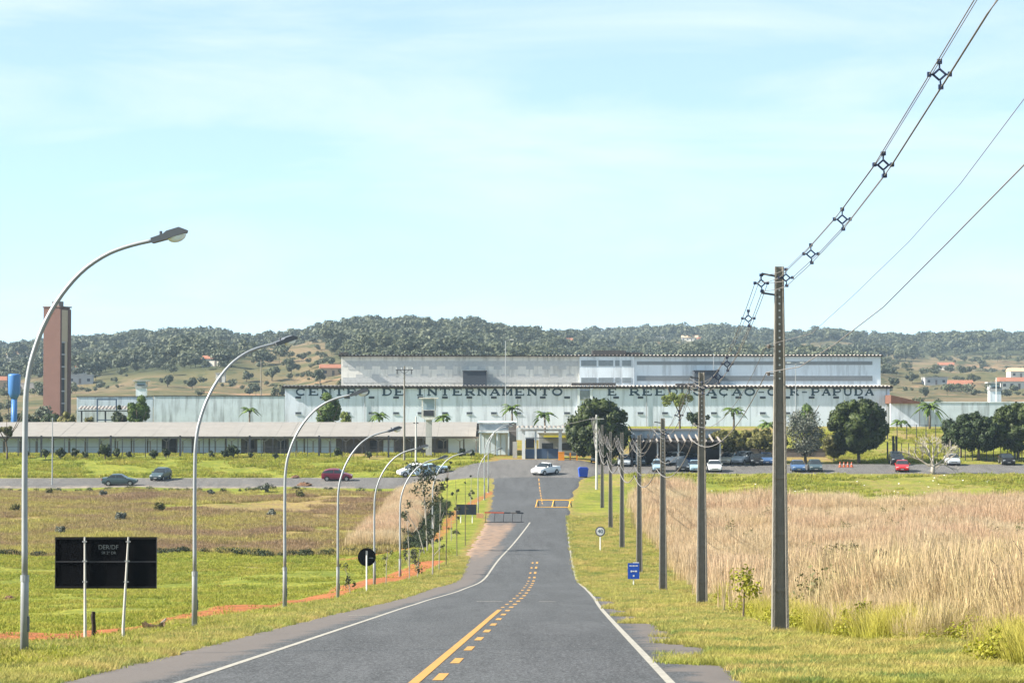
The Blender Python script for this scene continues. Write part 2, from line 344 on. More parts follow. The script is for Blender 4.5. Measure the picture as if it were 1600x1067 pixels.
rows = np.concatenate([np.arange(-60, 30, 5), np.arange(30, 110, .7), np.arange(110, 230, 1.2), np.arange(230, 318, 1.8), np.arange(318, 366, 1.0), np.arange(366, 471, 6)])
offs = np.concatenate([[0, .25, .5, .8, 1.2, 1.6, 2.1], np.arange(2.6, 16, .6), np.arange(16, 40, 1.5), np.arange(40, 130, 5)])
jl = .16 * np.sin(rows * 1.9) + .10 * np.sin(rows * 4.3 + 1) + .08 * np.sin(rows * .53)
XL = xl(rows) + jl; XR = xr(rows) + .22 * np.sin(rows * 1.3 + 2) * sstep(115, 60, rows) + .12 * np.sin(rows * 3.1) + .1 * np.sin(rows * .47)
inner = np.linspace(0, 1, 9)[1:-1]
colsL = XL[:, None] - offs[::-1][None, :]
mid = XL[:, None] + (XR - XL)[:, None] * inner[None, :]
colsR = XR[:, None] + offs[None, :]
X = np.concatenate([colsL, mid, colsR], 1); D = np.repeat(rows[:, None], X.shape[1], 1)
Z = G(X, D)
inside = np.zeros_like(X); inside[:, len(offs):len(offs) + len(inner)] = 1
court = (D > 320) & (D < 350) & (X > -60) & (X < 90)
Z = Z - .12 * inside * (D < 326)
nr, nc = X.shape
idx = np.arange(nr * nc).reshape(nr, nc)
F = np.stack([idx[:-1, :-1], idx[:-1, 1:], idx[1:, 1:], idx[1:, :-1]], -1).reshape(-1, 4)
xf, df = X.ravel(), D.ravel()
nz = fnoise(xf, df, .06, 1); nz2 = fnoise(xf, df, .25, 2)
offroad = np.maximum(xl(df) - xf, xf - xr(df))
dry = .18 + .30 * nz + .15 * nz2
dry = np.maximum(dry, .55 * sstep(1.6, .1, offroad))                                                     # yellowed strip along the asphalt
dry = np.where(xf > xr(df), np.maximum(dry, .42 + .25 * nz), dry)
tall_r = sstep(-.3, 1.2, xf - grassB(df)) * sstep(40, 50, df) * sstep(300, 270, df)
dry = np.maximum(dry, tall_r)
brown_l = sstep(199, 204, df) * sstep(322, 300, df) * sstep(-8, -11, xf)
dry = np.maximum(dry, brown_l * (.68 + .4 * nz))
dry = np.where((df > 352), .30 + .5 * nz, dry); dry = np.where((df > 352) & (xf > 12), .50 + .4 * nz, dry)
dirt = near_dirt(xf, df)
dirt = np.maximum(dirt, .40 * sstep(1.2, 0, np.abs(offroad - .2)) * sstep(170, 182, df) * sstep(330, 300, df) * (xf < 0))   # bare earth by the exit lane
dirt = np.maximum(dirt, .40 * sstep(.9, 0, offroad) * (xf > 0) * sstep(100, 150, df))
dirt = np.maximum(dirt, .8 * np.exp(-((xf - 24) / 6) ** 2 - ((df - 318) / 3) ** 2) * (.6 + nz))
dirt = np.where((df > 345) & (np.abs(xf - 3) < 9), .45, dirt)
ground_m, nt, b = _nt('ground'); N = nt.nodes.new; L = nt.links.new
geo = N('ShaderNodeNewGeometry')
def tn(scale, det=5, ro=.6):
    n = N('ShaderNodeTexNoise'); n.inputs['Scale'].default_value = scale; n.inputs['Detail'].default_value = det; n.inputs['Roughness'].default_value = ro; L(geo.outputs['Position'], n.inputs['Vector']); return n.outputs['Fac']
def mixc(fac, a_, b_):
    x = N('ShaderNodeMix'); x.data_type = 'RGBA'
    for s_, v in (('Factor', fac), ('A', a_), ('B', b_)):
        if isinstance(v, tuple): x.inputs[s_].default_value = (*v, 1)
        else: L(v, x.inputs[s_])
    return x.outputs['Result']
def ramp(fac, a_, b_):
    x = N('ShaderNodeMapRange'); x.interpolation_type = 'SMOOTHSTEP'; x.inputs[1].default_value = a_; x.inputs[2].default_value = b_; L(fac, x.inputs[0]); return x.outputs[0]
def attr(nm): a_ = N('ShaderNodeAttribute'); a_.attribute_name = nm; return a_.outputs['Fac']
def math_(op, a_, b_):
    x = N('ShaderNodeMath'); x.operation = op
    for i, v in enumerate((a_, b_)):
        if isinstance(v, (int, float)): x.inputs[i].default_value = v
        else: L(v, x.inputs[i])
    return x.outputs[0]
green = mixc(ramp(tn(.35), .35, .65), (.15, .175, .022), (.27, .26, .04))
green = mixc(ramp(tn(3.5), .40, .68), green, (.10, .13, .02))
straw = mixc(ramp(tn(.5), .35, .65), (.30, .235, .075), (.24, .165, .085))
straw = mixc(ramp(tn(4.0), .4, .7), straw, (.15, .105, .05))
red = mixc(ramp(tn(1.5), .35, .7), (.36, .13, .048), (.21, .085, .04))
dfac = ramp(math_('ADD', attr('dry'), math_('MULTIPLY', math_('SUBTRACT', tn(1.1, 6, .7), .5), 1.1)), .30, .72)
rfac = ramp(math_('ADD', attr('dirt'), math_('MULTIPLY', math_('SUBTRACT', tn(1.3, 6, .72), .5), 1.6)), .40, .66)
c = mixc(rfac, mixc(dfac, green, straw), red)
fine = tn(14, 3); c2 = N('ShaderNodeHueSaturation'); L(c, c2.inputs['Color'])
mr = N('ShaderNodeMapRange'); mr.inputs[1].default_value = .3; mr.inputs[2].default_value = .7; mr.inputs[3].default_value = .7; mr.inputs[4].default_value = 1.25; L(fine, mr.inputs[0]); L(mr.outputs[0], c2.inputs['Value'])
L(c2.outputs[0], b.inputs['Base Color']); b.inputs['Roughness'].default_value = .95; b.inputs['Specular IOR Level'].default_value = .1
bp = N('ShaderNodeBump'); bp.inputs['Strength'].default_value = .9; bp.inputs['Distance'].default_value = .12
L(math_('ADD', tn(5, 4), math_('MULTIPLY', fine, .5)), bp.inputs['Height']); L(bp.outputs[0], b.inputs['Normal'])
ground = structure(link('ground', npmesh('ground', np.stack([xf, df, Z.ravel()], 1), F, ground_m, {'dry': dry, 'dirt': dirt})))
ground.data.polygons.foreach_set('use_smooth', [True] * len(ground.data.polygons))

# ------------------------------------------------------------------ roads
def asphalt(name, c, worn):
    m, nt, b = _nt(name); N = nt.nodes.new; L = nt.links.new
    g = N('ShaderNodeNewGeometry')
    def tn(scale, det=4, st=(1, 1, 1), ro=.6):
        mp = N('ShaderNodeMapping'); mp.inputs['Scale'].default_value = st; L(g.outputs['Position'], mp.inputs[0])
        n = N('ShaderNodeTexNoise'); n.inputs['Scale'].default_value = scale; n.inputs['Detail'].default_value = det; n.inputs['Roughness'].default_value = ro; L(mp.outputs[0], n.inputs['Vector']); return n.outputs['Fac']
    def mx(f, a, b_, lo, hi, amt=1):
        r_ = N('ShaderNodeMapRange'); r_.interpolation_type = 'SMOOTHSTEP'; r_.inputs[1].default_value = lo; r_.inputs[2].default_value = hi; r_.inputs[4].default_value = amt; L(f, r_.inputs[0])
        x = N('ShaderNodeMix'); x.data_type = 'RGBA'; L(r_.outputs[0], x.inputs['Factor'])
        for s_, v in (('A', a), ('B', b_)):
            if isinstance(v, tuple): x.inputs[s_].default_value = (*v, 1)
            else: L(v, x.inputs[s_])
        return x.outputs['Result']
    k = mx(tn(.35, 5, (1, .25, 1)), c, tuple(v * 1.7 for v in c), .35, .7)
    k = mx(tn(.12, 6, (1, .5, 1)), k, tuple(v * .72 for v in c), .5, .7, .7)
    k = mx(tn(1.3, 4, (1, .03, 1)), k, tuple(v * .55 for v in c), .45, .68, .75)     # darker wheel tracks
    k = mx(tn(.5, 3, (1, .12, 1)), k, tuple(v * 1.5 for v in c), .52, .68, .7)
    vo = N('ShaderNodeTexVoronoi'); vo.feature = 'DISTANCE_TO_EDGE'; vo.inputs['Scale'].default_value = .22
    dn = N('ShaderNodeTexNoise'); dn.inputs['Scale'].default_value = 1.1; dn.inputs['Detail'].default_value = 5; L(g.outputs['Position'], dn.inputs['Vector'])
    va = N('ShaderNodeVectorMath'); va.operation = 'MULTIPLY_ADD'; L(dn.outputs['Color'], va.inputs[0]); va.inputs[1].default_value = (2.6, 2.6, 0); L(g.outputs['Position'], va.inputs[2]); L(va.outputs[0], vo.inputs['Vector'])
    k = mx(vo.outputs['Distance'], tuple(v * .25 for v in c), k, .002, .007)
    k = mx(tn(15, 3, (1, .14, 1)), k, tuple(v * 2.3 for v in c), .47, .66, .65); k = mx(tn(19, 3, (1, .14, 1)), k, tuple(v * .45 for v in c), .5, .66, .7)
    k = mx(tn(9, 4), k, tuple(v * .5 for v in c), .46, .66, .7); k = mx(tn(24, 2), k, tuple(v * 3.2 for v in c), .50, .66, .9)          # light aggregate
    k = mx(tn(33, 2), k, tuple(v * .3 for v in c), .52, .66, .85)
    dk = N('ShaderNodeAttribute'); dk.attribute_name = 'dust'
    ad = N('ShaderNodeMath'); ad.operation = 'ADD'; L(dk.outputs['Fac'], ad.inputs[0])
    ms = N('ShaderNodeMath'); ms.operation = 'MULTIPLY_ADD'; L(tn(1.2, 6, (1, .6, 1), .7), ms.inputs[0]); ms.inputs[1].default_value = 1.0; ms.inputs[2].default_value = -.5; L(ms.outputs[0], ad.inputs[1])
    sh = N('ShaderNodeAttribute'); sh.attribute_name = 'shoulder'; a2 = N('ShaderNodeMath'); a2.operation = 'ADD'; L(sh.outputs['Fac'], a2.inputs[0]); L(ms.outputs[0], a2.inputs[1])
    k = mx(a2.outputs[0], k, (.125, .105, .095), .25, .7, .8)
    k = mx(ad.outputs[0], k, worn, .3, .75, .85)
    L(k, b.inputs['Base Color']); b.inputs['Roughness'].default_value = .85; b.inputs['Specular IOR Level'].default_value = .25
    bp = N('ShaderNodeBump'); bp.inputs['Strength'].default_value = .5; bp.inputs['Distance'].default_value = .015; L(tn(35, 3), bp.inputs['Height']); L(bp.outputs[0], b.inputs['Normal'])
    return m
M['asphalt'] = asphalt('asphalt', (.047, .048, .051), (.26, .17, .115))
M['asphalt_old'] = asphalt('old_asphalt', (.078, .074, .072), (.27, .22, .17))
sel = rows <= 326
rr = rows[sel]; A = XL[sel] - .02; B = XR[sel] + .02
u = np.concatenate([[0, .02], np.linspace(.06, .94, 15), [.98, 1]])
RX = A[:, None] + (B - A)[:, None] * u[None, :]; RD = np.repeat(rr[:, None], len(u), 1); RZ = G(RX, RD) + .02 - .05 * ((u == 0) | (u == 1))[None, :] + .05 * (1 - ((RX - (A + B)[:, None] / 2) / ((B - A)[:, None] / 2)) ** 2)
lane_l = lineL(RD); lane_r = lineR(RD)
shoulder = .75 * sstep(.1, .5, lane_l - RX) * sstep(230, 190, RD) + .8 * sstep(.1, .4, RX - lane_r) * sstep(160, 130, RD)
dust = .62 * sstep(.5, 1.6, lane_l - RX) * sstep(165, 205, RD) * sstep(262, 240, RD) + .35 * sstep(.5, .0, RX - A[:, None]) + .3 * sstep(.5, 0, B[:, None] - RX)
i2 = np.arange(RX.size).reshape(RX.shape); F2 = np.stack([i2[:-1, :-1], i2[:-1, 1:], i2[1:, 1:], i2[1:, :-1]], -1).reshape(-1, 4)
road = structure(link('road', npmesh('road', np.stack([RX.ravel(), RD.ravel(), RZ.ravel()], 1), F2, M['asphalt'], {'dust': dust.ravel(), 'shoulder': shoulder.ravel()})))
def road_z(x, d):
    a, b_ = xl(d), xr(d); return G(x, d) + .02 + .05 * (1 - ((x - (a + b_) / 2) / ((b_ - a) / 2)) ** 2)
# forecourt and the road that crosses in front of the prison
cx = np.concatenate([np.arange(-130, -20, 3), np.arange(-20, 20, .5), np.arange(20, 131, 3)])
lo = np.where(cx < -3, 322.0, np.where(cx > 10, 331.5, 324.5)); lo = np.interp(cx, [-130, -8, -3, -2, 9, 12, 131], [322, 323, 322, 321, 321, 331, 331.5])
hi = np.interp(cx, [-130, -14, -8, -2, -1.4, 8, 12, 131], [333, 334.5, 339, 346.5, 349.5, 349.5, 346, 346])
tt = np.linspace(0, 1, 14)
CD = lo[:, None] + (hi - lo)[:, None] * tt[None, :]; CX = np.repeat(cx[:, None], 14, 1); CZ = G(CX, CD) + .10
CZ[:, 0] -= .12; CZ[:, -1] -= .12
i3 = np.arange(CX.size).reshape(CX.shape); F3 = np.stack([i3[:-1, :-1], i3[1:, :-1], i3[1:, 1:], i3[:-1, 1:]], -1).reshape(-1, 4)
dust3 = np.where(CX > -20, .05, .30) + .2 * (np.abs(tt - .5) > .4)[None, :]
cross = structure(link('cross_road', npmesh('cross_road', np.stack([CX.ravel(), CD.ravel(), CZ.ravel()], 1), F3, M['asphalt_old'], {'dust': dust3.ravel()})))
# painted markings
def worn_paint(name, c, under, amt):
    m, nt, b = _nt(name); N = nt.nodes.new; L = nt.links.new; g = N('ShaderNodeNewGeometry')
    n = N('ShaderNodeTexNoise'); n.inputs['Scale'].default_value = 7; n.inputs['Detail'].default_value = 8; n.inputs['Roughness'].default_value = .75; L(g.outputs['Position'], n.inputs['Vector'])
    r_ = N('ShaderNodeMapRange'); r_.inputs[1].default_value = .42; r_.inputs[2].default_value = .66; r_.inputs[4].default_value = amt; L(n.outputs['Fac'], r_.inputs[0])
    x = N('ShaderNodeMix'); x.data_type = 'RGBA'; x.inputs['A'].default_value = (*c, 1); x.inputs['B'].default_value = (*under, 1); L(r_.outputs[0], x.inputs['Factor']); L(x.outputs['Result'], b.inputs['Base Color']); b.inputs['Roughness'].default_value = .75
    return m
M['line_white'] = worn_paint('road_paint_white', (.34, .315, .265), (.13, .12, .115), .9)
M['line_yellow'] = worn_paint('road_paint_yellow', (.44, .22, .026), (.12, .10, .07), .7)
def strip(d0, d1, cf, w, dz=.006, step=1.0):
    n = max(2, int((d1 - d0) / step) + 1); ds = np.linspace(d0, d1, n); c_ = cf(ds); v = []
    for s_ in (-1, 0, 1):
        x = c_ + s_ * w / 2; v.append(np.stack([x, ds, road_z(x, ds) + dz], 1))
    i = np.arange(3 * n).reshape(3, n); f = np.concatenate([np.stack([i[k, :-1], i[k + 1, :-1], i[k + 1, 1:], i[k, 1:]], -1) for k in (0, 1)])
    return np.concatenate(v), f
def marking(name, segs, m):
    V, Fm, n = [], [], 0
    for v, f in segs: V.append(v); Fm.append(f + n); n += len(v)
    return structure(link(name, npmesh(name, np.concatenate(V), np.concatenate(Fm), m)))
marking('edge_line_left', [strip(-40, 249, lineL, .14)], M['line_white'])
marking('edge_line_right', [strip(-40, 252, lineR, .14)], M['line_white'])
marking('centre_line', [strip(-40, 91, lineC, .16)], M['line_yellow'])
for k, d0 in enumerate(np.arange(32.5, 182, 6.2)):                          # every dash of the broken line
    off = .31
    marking('centre_dash', [strip(d0, d0 + 2.3, lambda d, o=off: lineC(d) + o, .16)], M['line_yellow'])
for k, d0 in enumerate(np.arange(94.5, 182, 6.2)):
    marking('centre_dash', [strip(d0, d0 + 1.7, lineC, .13)], M['line_yellow'])
for d0 in np.arange(282, 319, 4.5):
    marking('lane_dash', [strip(d0, d0 + 3.0, lambda d: 3.35 + 0 * d, .12)], M['line_yellow'])
for (px, py, w_) in ((765, 942, 1.1), (570, 963, 1.1), (855, 942, .7)):
    x_, d_, _ = at(px, py); marking('worn_paint_mark', [strip(d_, d_ + .35, lambda d, x_=x_: x_ + 0 * d, w_, step=.2)], M['line_white'])

# ------------------------------------------------------------------ grass
def tuft(n, h, spread, w, lean, seed, seg=3, head=0.0):
    r_ = np.random.default_rng(seed); V, Fq, T = [], [], []; k = 0
    for _ in range(n):
        a = r_.uniform(0, 6.283); rad = spread * math.sqrt(r_.uniform()); x0, y0 = rad * math.cos(a), rad * math.sin(a)
        hh = h * r_.uniform(.55, 1.1); la = r_.uniform(0, 6.283); ln = lean * r_.uniform(.2, 1) * hh; fa = r_.uniform(0, 3.14); wx, wy = math.cos(fa) * w, math.sin(fa) * w
        for s_ in range(seg + 1):
            t = s_ / seg; q = t ** 1.8; wd = (1 - .75 * t) if head == 0 else (.6 + (head if .7 < t < .99 else 0) - (.4 if t > .99 else 0))
            x, y, z = x0 + ln * q * math.cos(la), y0 + ln * q * math.sin(la), hh * (t - .12 * lean * q)
            V += [(x - wx * wd, y - wy * wd, z), (x + wx * wd, y + wy * wd, z)]; T += [t, t]
        for s_ in range(seg):
            i = k + 2 * s_; Fq.append((i, i + 1, i + 3, i + 2))
        k += 2 * (seg + 1)
    return np.array(V), np.array(Fq), np.array(T)
def tuft_mesh(name, m, *a, **k):
    v, f, t = tuft(*a, **k); return npmesh(name, v, f, m, {'t': t})
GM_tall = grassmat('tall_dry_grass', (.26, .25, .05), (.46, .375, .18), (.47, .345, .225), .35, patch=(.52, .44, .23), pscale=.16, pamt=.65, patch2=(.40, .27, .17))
GM_tallF = grassmat('far_dry_grass', (.30, .24, .08), (.46, .36, .19), (.48, .365, .235), .35, patch=(.46, .31, .21), pscale=.07, pamt=.75, patch2=(.54, .45, .30))
GM_brown = grassmat('brown_field_grass', (.15, .13, .04), (.25, .175, .09), (.27, .185, .12), .25, patch=(.34, .31, .075), pscale=.075, pamt=.9, patch2=(.20, .13, .085))
GM_verge = grassmat('verge_grass', (.12, .14, .02), (.245, .265, .045), (.36, .335, .09), .35, patch=(.46, .35, .13), pscale=.40, pamt=.85, patch2=(.12, .19, .05))
GM_lawn = grassmat('lawn_grass', (.13, .15, .02), (.25, .265, .035), (.36, .33, .06), .35, patch=(.17, .22, .03), pscale=.2, pamt=.7, patch2=(.34, .29, .07))
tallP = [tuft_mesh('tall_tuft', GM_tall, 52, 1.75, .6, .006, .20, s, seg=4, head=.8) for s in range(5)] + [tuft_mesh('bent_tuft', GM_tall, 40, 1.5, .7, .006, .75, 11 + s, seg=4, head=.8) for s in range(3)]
tallF = [tuft_mesh('tall_far_tuft', GM_tallF, 64, 1.6, 1.2, .018, .20, 20 + s, seg=3, head=.6) for s in range(5)]
brownP = [tuft_mesh('brown_tuft', GM_brown, 46, .55, 1.2, .028, .45, 40 + s, seg=3, head=.5) for s in range(5)]
vergeP = [tuft_mesh('verge_tuft', GM_verge, 26, .14, .22, .007, .9, 60 + s, seg=2) for s in range(6)]
lawnP = [tuft_mesh('lawn_tuft', GM_lawn, 26, .09, .38, .012, .9, 80 + s, seg=2) for s in range(5)]
def pts_in(n, x0, x1, d0, d1, keep, pw=1.0):
    d = d0 + (d1 - d0) * nrng.uniform(size=n) ** pw; x = x0(d) + (x1(d) - x0(d)) * nrng.uniform(size=n)
    k = keep(x, d); x, d = x[k], d[k]; return np.stack([x, d, G(x, d) - .02], 1)
half = lambda d: .2 * d + 6
p = pts_in(17000, lambda d: grassB(d) - .5, lambda d: half(d) + 3, 42, 128, lambda x, d: (x - grassB(d) + 2.0 * fnoise(x, d, .35, 3) > 0) & (fnoise(x, d, .55, 23) > -.22) & (d > 40) & (nrng.uniform(size=len(x)) < np.interp(d, [84, 128], [1, 0])))
p_tall = p
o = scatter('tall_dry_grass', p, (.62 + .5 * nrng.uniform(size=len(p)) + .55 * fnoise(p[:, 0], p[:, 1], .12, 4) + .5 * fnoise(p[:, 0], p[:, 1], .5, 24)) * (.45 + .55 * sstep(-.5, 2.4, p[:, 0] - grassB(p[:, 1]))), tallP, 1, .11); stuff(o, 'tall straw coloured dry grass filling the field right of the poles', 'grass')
def far_tall(x, d):
    lim = 272 + 10 * fnoise(x, d, .05, 5) + 36 * np.exp(-((x - 18) / 4.5) ** 2)
    return (x - grassB(d) + 1.2 * fnoise(x, d, .2, 3) > 0) & (d < lim) & (nrng.uniform(size=len(x)) < np.interp(d, [84, 124], [0, 1]))
p = pts_in(26000, lambda d: grassB(d) - .5, lambda d: half(d) + 4, 86, 318, far_tall)
o = scatter('far_dry_grass', p, .62 + .4 * nrng.uniform(size=len(p)) + .6 * fnoise(p[:, 0], p[:, 1], .06, 4) + .35 * fnoise(p[:, 0], p[:, 1], .25, 27), tallF, 2, .06); stuff(o, 'pale tan dry grass running back towards the car park', 'grass')
p = pts_in(26000, lambda d: -half(d) - 4, lambda d: np.interp(d, [200, 210, 320], [-9.5, -9.5, -9.0]), 201, 319, lambda x, d: fnoise(x, d, .05, 6) > -.42)
ridge = np.exp(-((p[:, 0] + 11.2) / 1.7) ** 2) * sstep(200, 206, p[:, 1]) * sstep(318, 290, p[:, 1])
o = scatter('brown_field_grass', p, .45 + .4 * nrng.uniform(size=len(p)) + .35 * fnoise(p[:, 0], p[:, 1], .045, 6) + .5 * ridge, brownP, 3, .08); stuff(o, 'brown and yellow rough grass on the left field below the cross road', 'grass')
p = pts_in(5200, lambda d: -12.6 + 0 * d, lambda d: -9.6 + .2 * np.sin(d * .2), 205, 316, lambda x, d: fnoise(x, d, .15, 21) > -.5)
o = scatter('ridge_dry_grass', p, .55 + .35 * nrng.uniform(size=len(p)) + .3 * fnoise(p[:, 0], p[:, 1], .1, 22), tallF, 12, .07); stuff(o, 'strip of tall pale dry grass at the right end of the brown field', 'grass')
p4 = pts_in(9000, lambda d: xr(d) - 1.25, lambda d: xr(d) + .1, 40, 128, lambda x, d: (fnoise(x, d, .22, 25) > .12 + .25 * (xr(d) - x)) & (x > lineR(d) + .3))
p1 = pts_in(42000, lambda d: xl(d) - 5.5, lambda d: xl(d) + .15, 38, 190, lambda x, d: (near_dirt(x, d + 1.2) < .15) & (near_dirt(x, d) < .15) & (nrng.uniform(size=len(x)) < np.exp((x - xl(d)) / 2.6)), 1.5)
p2 = pts_in(52000, lambda d: xr(d) - .15, lambda d: grassB(d) + .6, 38, 260, lambda x, d: (x < grassB(d) + .4) & (nrng.uniform(size=len(x)) < .9), 1.7)
p = np.concatenate([p1, p2, p4]); o = scatter('verge_grass', p, .55 + .6 * nrng.uniform(size=len(p)) + .3 * fnoise(p[:, 0], p[:, 1], .3, 7) + .004 * p[:, 1], vergeP, 4, .1); stuff(o, 'yellow green verge grass beside the asphalt', 'grass')
p = pts_in(60000, lambda d: -half(d) - 3, lambda d: xl(d) - 1.5, 42, 202, lambda x, d: (((near_dirt(x, d + 1.5) < .1) & (near_dirt(x, d) < .1)) | (nrng.uniform(size=len(x)) < .025)) & (np.hypot(x + 8.0, (d - 61.5) / 2.5) > 1.0) & (fnoise(x, d, .12, 8) > -.35), 1.4)
o = scatter('lawn_grass', p, .6 + .7 * nrng.uniform(size=len(p)) + .004 * p[:, 1], lawnP, 5, .1); stuff(o, 'short bright green grass of the left field', 'grass')
slopeP = [tuft_mesh('slope_tuft', GM_lawn, 30, .42, .9, .05, .7, 180 + s, seg=2) for s in range(5)]
p = pts_in(9000, lambda d: -half(d) - 6, lambda d: np.interp(d, [334, 348, 364], [-8, -3, -3]), 334.5, 364, lambda x, d: fnoise(x, d, .12, 14) > -.15)
p2 = pts_in(9000, lambda d: 15 + 0 * d, lambda d: half(d) + 8, 276, 330, lambda x, d: fnoise(x, d, .12, 15) > -.05)
p3 = pts_in(5000, lambda d: 44 + 0 * d, lambda d: half(d) + 8, 348, 400, lambda x, d: fnoise(x, d, .12, 16) > .0)
p = np.concatenate([p, p2, p3]); o = scatter('slope_grass', p, .3 + .7 * nrng.uniform(size=len(p)) + .5 * fnoise(p[:, 0], p[:, 1], .1, 17), slopeP, 9, .1); stuff(o, 'uneven yellow green grass on the slopes around the car park and the annex', 'grass')
# weeds at the foot of the tall grass and dark clumps for the shadow line along the ditch
def leaves(centres, n, size, seed, squash=1.0, shell=.55, droop=0.0):
    r_ = np.random.default_rng(seed); C = np.array([c[:3] for c in centres], float); Rr = np.array([c[3] for c in centres], float)
    w = Rr ** 2; k = r_.choice(len(C), n, p=w / w.sum()); u = r_.normal(size=(n, 3)); u /= np.linalg.norm(u, axis=1)[:, None]
    rad = Rr[k] * (shell + (1.04 - shell) * r_.uniform(size=n) ** .5); P = C[k] + u * rad[:, None] * np.array([1, 1, squash])
    nv = u + r_.normal(0, .55, (n, 3)); nv[:, 2] += .35; nv /= np.linalg.norm(nv, axis=1)[:, None]
    a = np.cross(nv, r_.normal(size=(n, 3))); a /= np.linalg.norm(a, axis=1)[:, None]; b_ = np.cross(nv, a)
    s_ = size * r_.uniform(.6, 1.4, n)[:, None]
    V = np.stack([P - a * s_, P - b_ * s_ * .5 + nv * s_ * .12, P + a * s_, P + b_ * s_ * .5 + nv * s_ * .12], 1)
    V[:, 2, 2] -= droop * s_[:, 0]
    return V.reshape(-1, 3), np.arange(4 * n).reshape(n, 4)
weedP = [npmesh('weed_clump', *leaves([(0, 0, .22, .34), (.3, .1, .16, .24), (-.28, .12, .2, .26)], 420, .032, 100 + s, .9, .2), M['weed']) for s in range(4)]
p = pts_in(900, lambda d: grassB(d) - .9, lambda d: grassB(d) + 2.0, 44, 130, lambda x, d: fnoise(x, d, .4, 9) > -.05, 1.6)
p = p[:170]; o = scatter('yellow_weeds', p, .5 + .9 * nrng.uniform(size=len(p)), weedP, 6, .1); stuff(o, 'yellow green weeds along the foot of the tall dry grass', 'weeds')
GM_weed = grassmat('weed_grass', (.20, .21, .03), (.35, .33, .055), (.46, .40, .10), .4)
weedG = [tuft_mesh('weed_tuft', GM_weed, 40, .75, .30, .008, .55, 140 + s, seg=3) for s in range(4)]
p = pts_in(5200, lambda d: grassB(d) - .8, lambda d: grassB(d) + 1.6, 43, 110, lambda x, d: fnoise(x, d, .3, 19) > .16, 1.5)
o = scatter('yellow_grass', p, .5 + .7 * nrng.uniform(size=len(p)), weedG, 16, .1); stuff(o, 'bright yellow green grass along the front edge of the tall dry grass', 'grass')
darkP = [npmesh('shadow_clump', *leaves([(0, 0, .3, .5), (.5, .1, .2, .4), (-.4, .1, .25, .4)], 200, .10, 120 + s, .8, .2), M['shrub']) for s in range(3)]
x_ = nrng.uniform(-52, -10.5, 130); d_ = 201.5 + nrng.normal(0, .6, 130); p = np.stack([x_, d_, G(x_, d_)], 1)  # dark clumps stand in for the shadow line at the field edge
p2 = pts_in(520, lambda d: -8.8 + 0 * d, lambda d: -7.0 + 0 * d, 204, 285, lambda x, d: nrng.uniform(size=len(x)) < .6); p = np.concatenate([p, p2])  # more dark clumps where the tall grass strip casts its shadow
x_ = nrng.uniform(-66, -12, 60); d_ = 319.5 + nrng.normal(0, .7, 60); p = np.concatenate([p, np.stack([x_, d_, G(x_, d_)], 1)])
fieldP = [npmesh('field_clump', *leaves([(0, 0, .9, .5), (.3, .1, .6, .45), (-.3, .1, 1.2, .35), (.1, -.2, 1.5, .25)], 200, .07, 160 + s, 1.2, .1), M['olive']) for s in range(4)]
pf = pts_in(420, lambda d: grassB(d) + .5, lambda d: half(d) + 2, 52, 250, lambda x, d: fnoise(x, d, .08, 29) > .12)
o = scatter('field_weeds', pf, .6 + .6 * nrng.uniform(size=len(pf)), fieldP, 17, .1); stuff(o, 'olive green weeds mixed into the tall dry grass', 'weeds')
o = scatter('shadow_weeds', p, .3 + .55 * nrng.uniform(size=len(p)), darkP, 7, .1); stuff(o, 'dark green weeds standing in for shadow along the edge of the brown field', 'weeds')

# ------------------------------------------------------------------ hills
crest_px = interp([(-1200, 545), (-400, 548), (0, 548), (60, 541), (130, 540), (230, 531), (330, 529), (400, 536), (450, 532), (510, 520), (600, 511), (700, 513), (800, 523), (860, 531), (900, 530), (960, 527), (1040, 522), (1110, 521), (1180, 528), (1230, 533), (1290, 528), (1400, 537), (1500, 533), (1600, 532), (2000, 538), (2800, 545)])
crest_D = interp([(-1200, 2200), (0, 2200), (250, 1950), (420, 1750), (600, 1600), (850, 1650), (930, 2300), (1600, 2300), (2800, 2300)])
foot = interp([(440, 0), (480, .0), (600, 2), (800, 7), (1000, 15), (1300, 28), (1600, 44), (2000, 56), (3200, 60)])
ang = np.concatenate([np.linspace(-1400, -60, 60), np.linspace(-50, 1650, 420), np.linspace(1660, 3000, 60)])
hd = np.concatenate([np.linspace(440, 700, 16), np.linspace(720, 2700, 110), np.linspace(2750, 3600, 10)])
HA, HD = np.meshgrid(ang, hd, indexing='ij'); HX = (HA - 800) / FPX * HD
hn = fnoise(HX, HD, .0032, 11).reshape(HX.shape); hn2 = fnoise(HX, HD, .012, 12).reshape(HX.shape)
cD = crest_D(HA); cz = (640 - crest_px(HA)) / FPX * cD
tq = (HD - 450) / (cD - 450)
HZ = np.where(tq < 1, -5 + (cz + 5) * (np.clip(tq, 0, 1) ** 1.35) , cz - (HD - cD) * .05)
HZ = HZ + (9 * hn + 2.5 * hn2) * sstep(.12, .45, tq) * sstep(1.0, .75, tq) - .5
i4 = np.arange(HX.size).reshape(HX.shape); F4 = np.stack([i4[:-1, :-1], i4[1:, :-1], i4[1:, 1:], i4[:-1, 1:]], -1).reshape(-1, 4)
hill_m, nt, b = _nt('hill_ground'); N = nt.nodes.new; L = nt.links.new; geo = N('ShaderNodeNewGeometry')
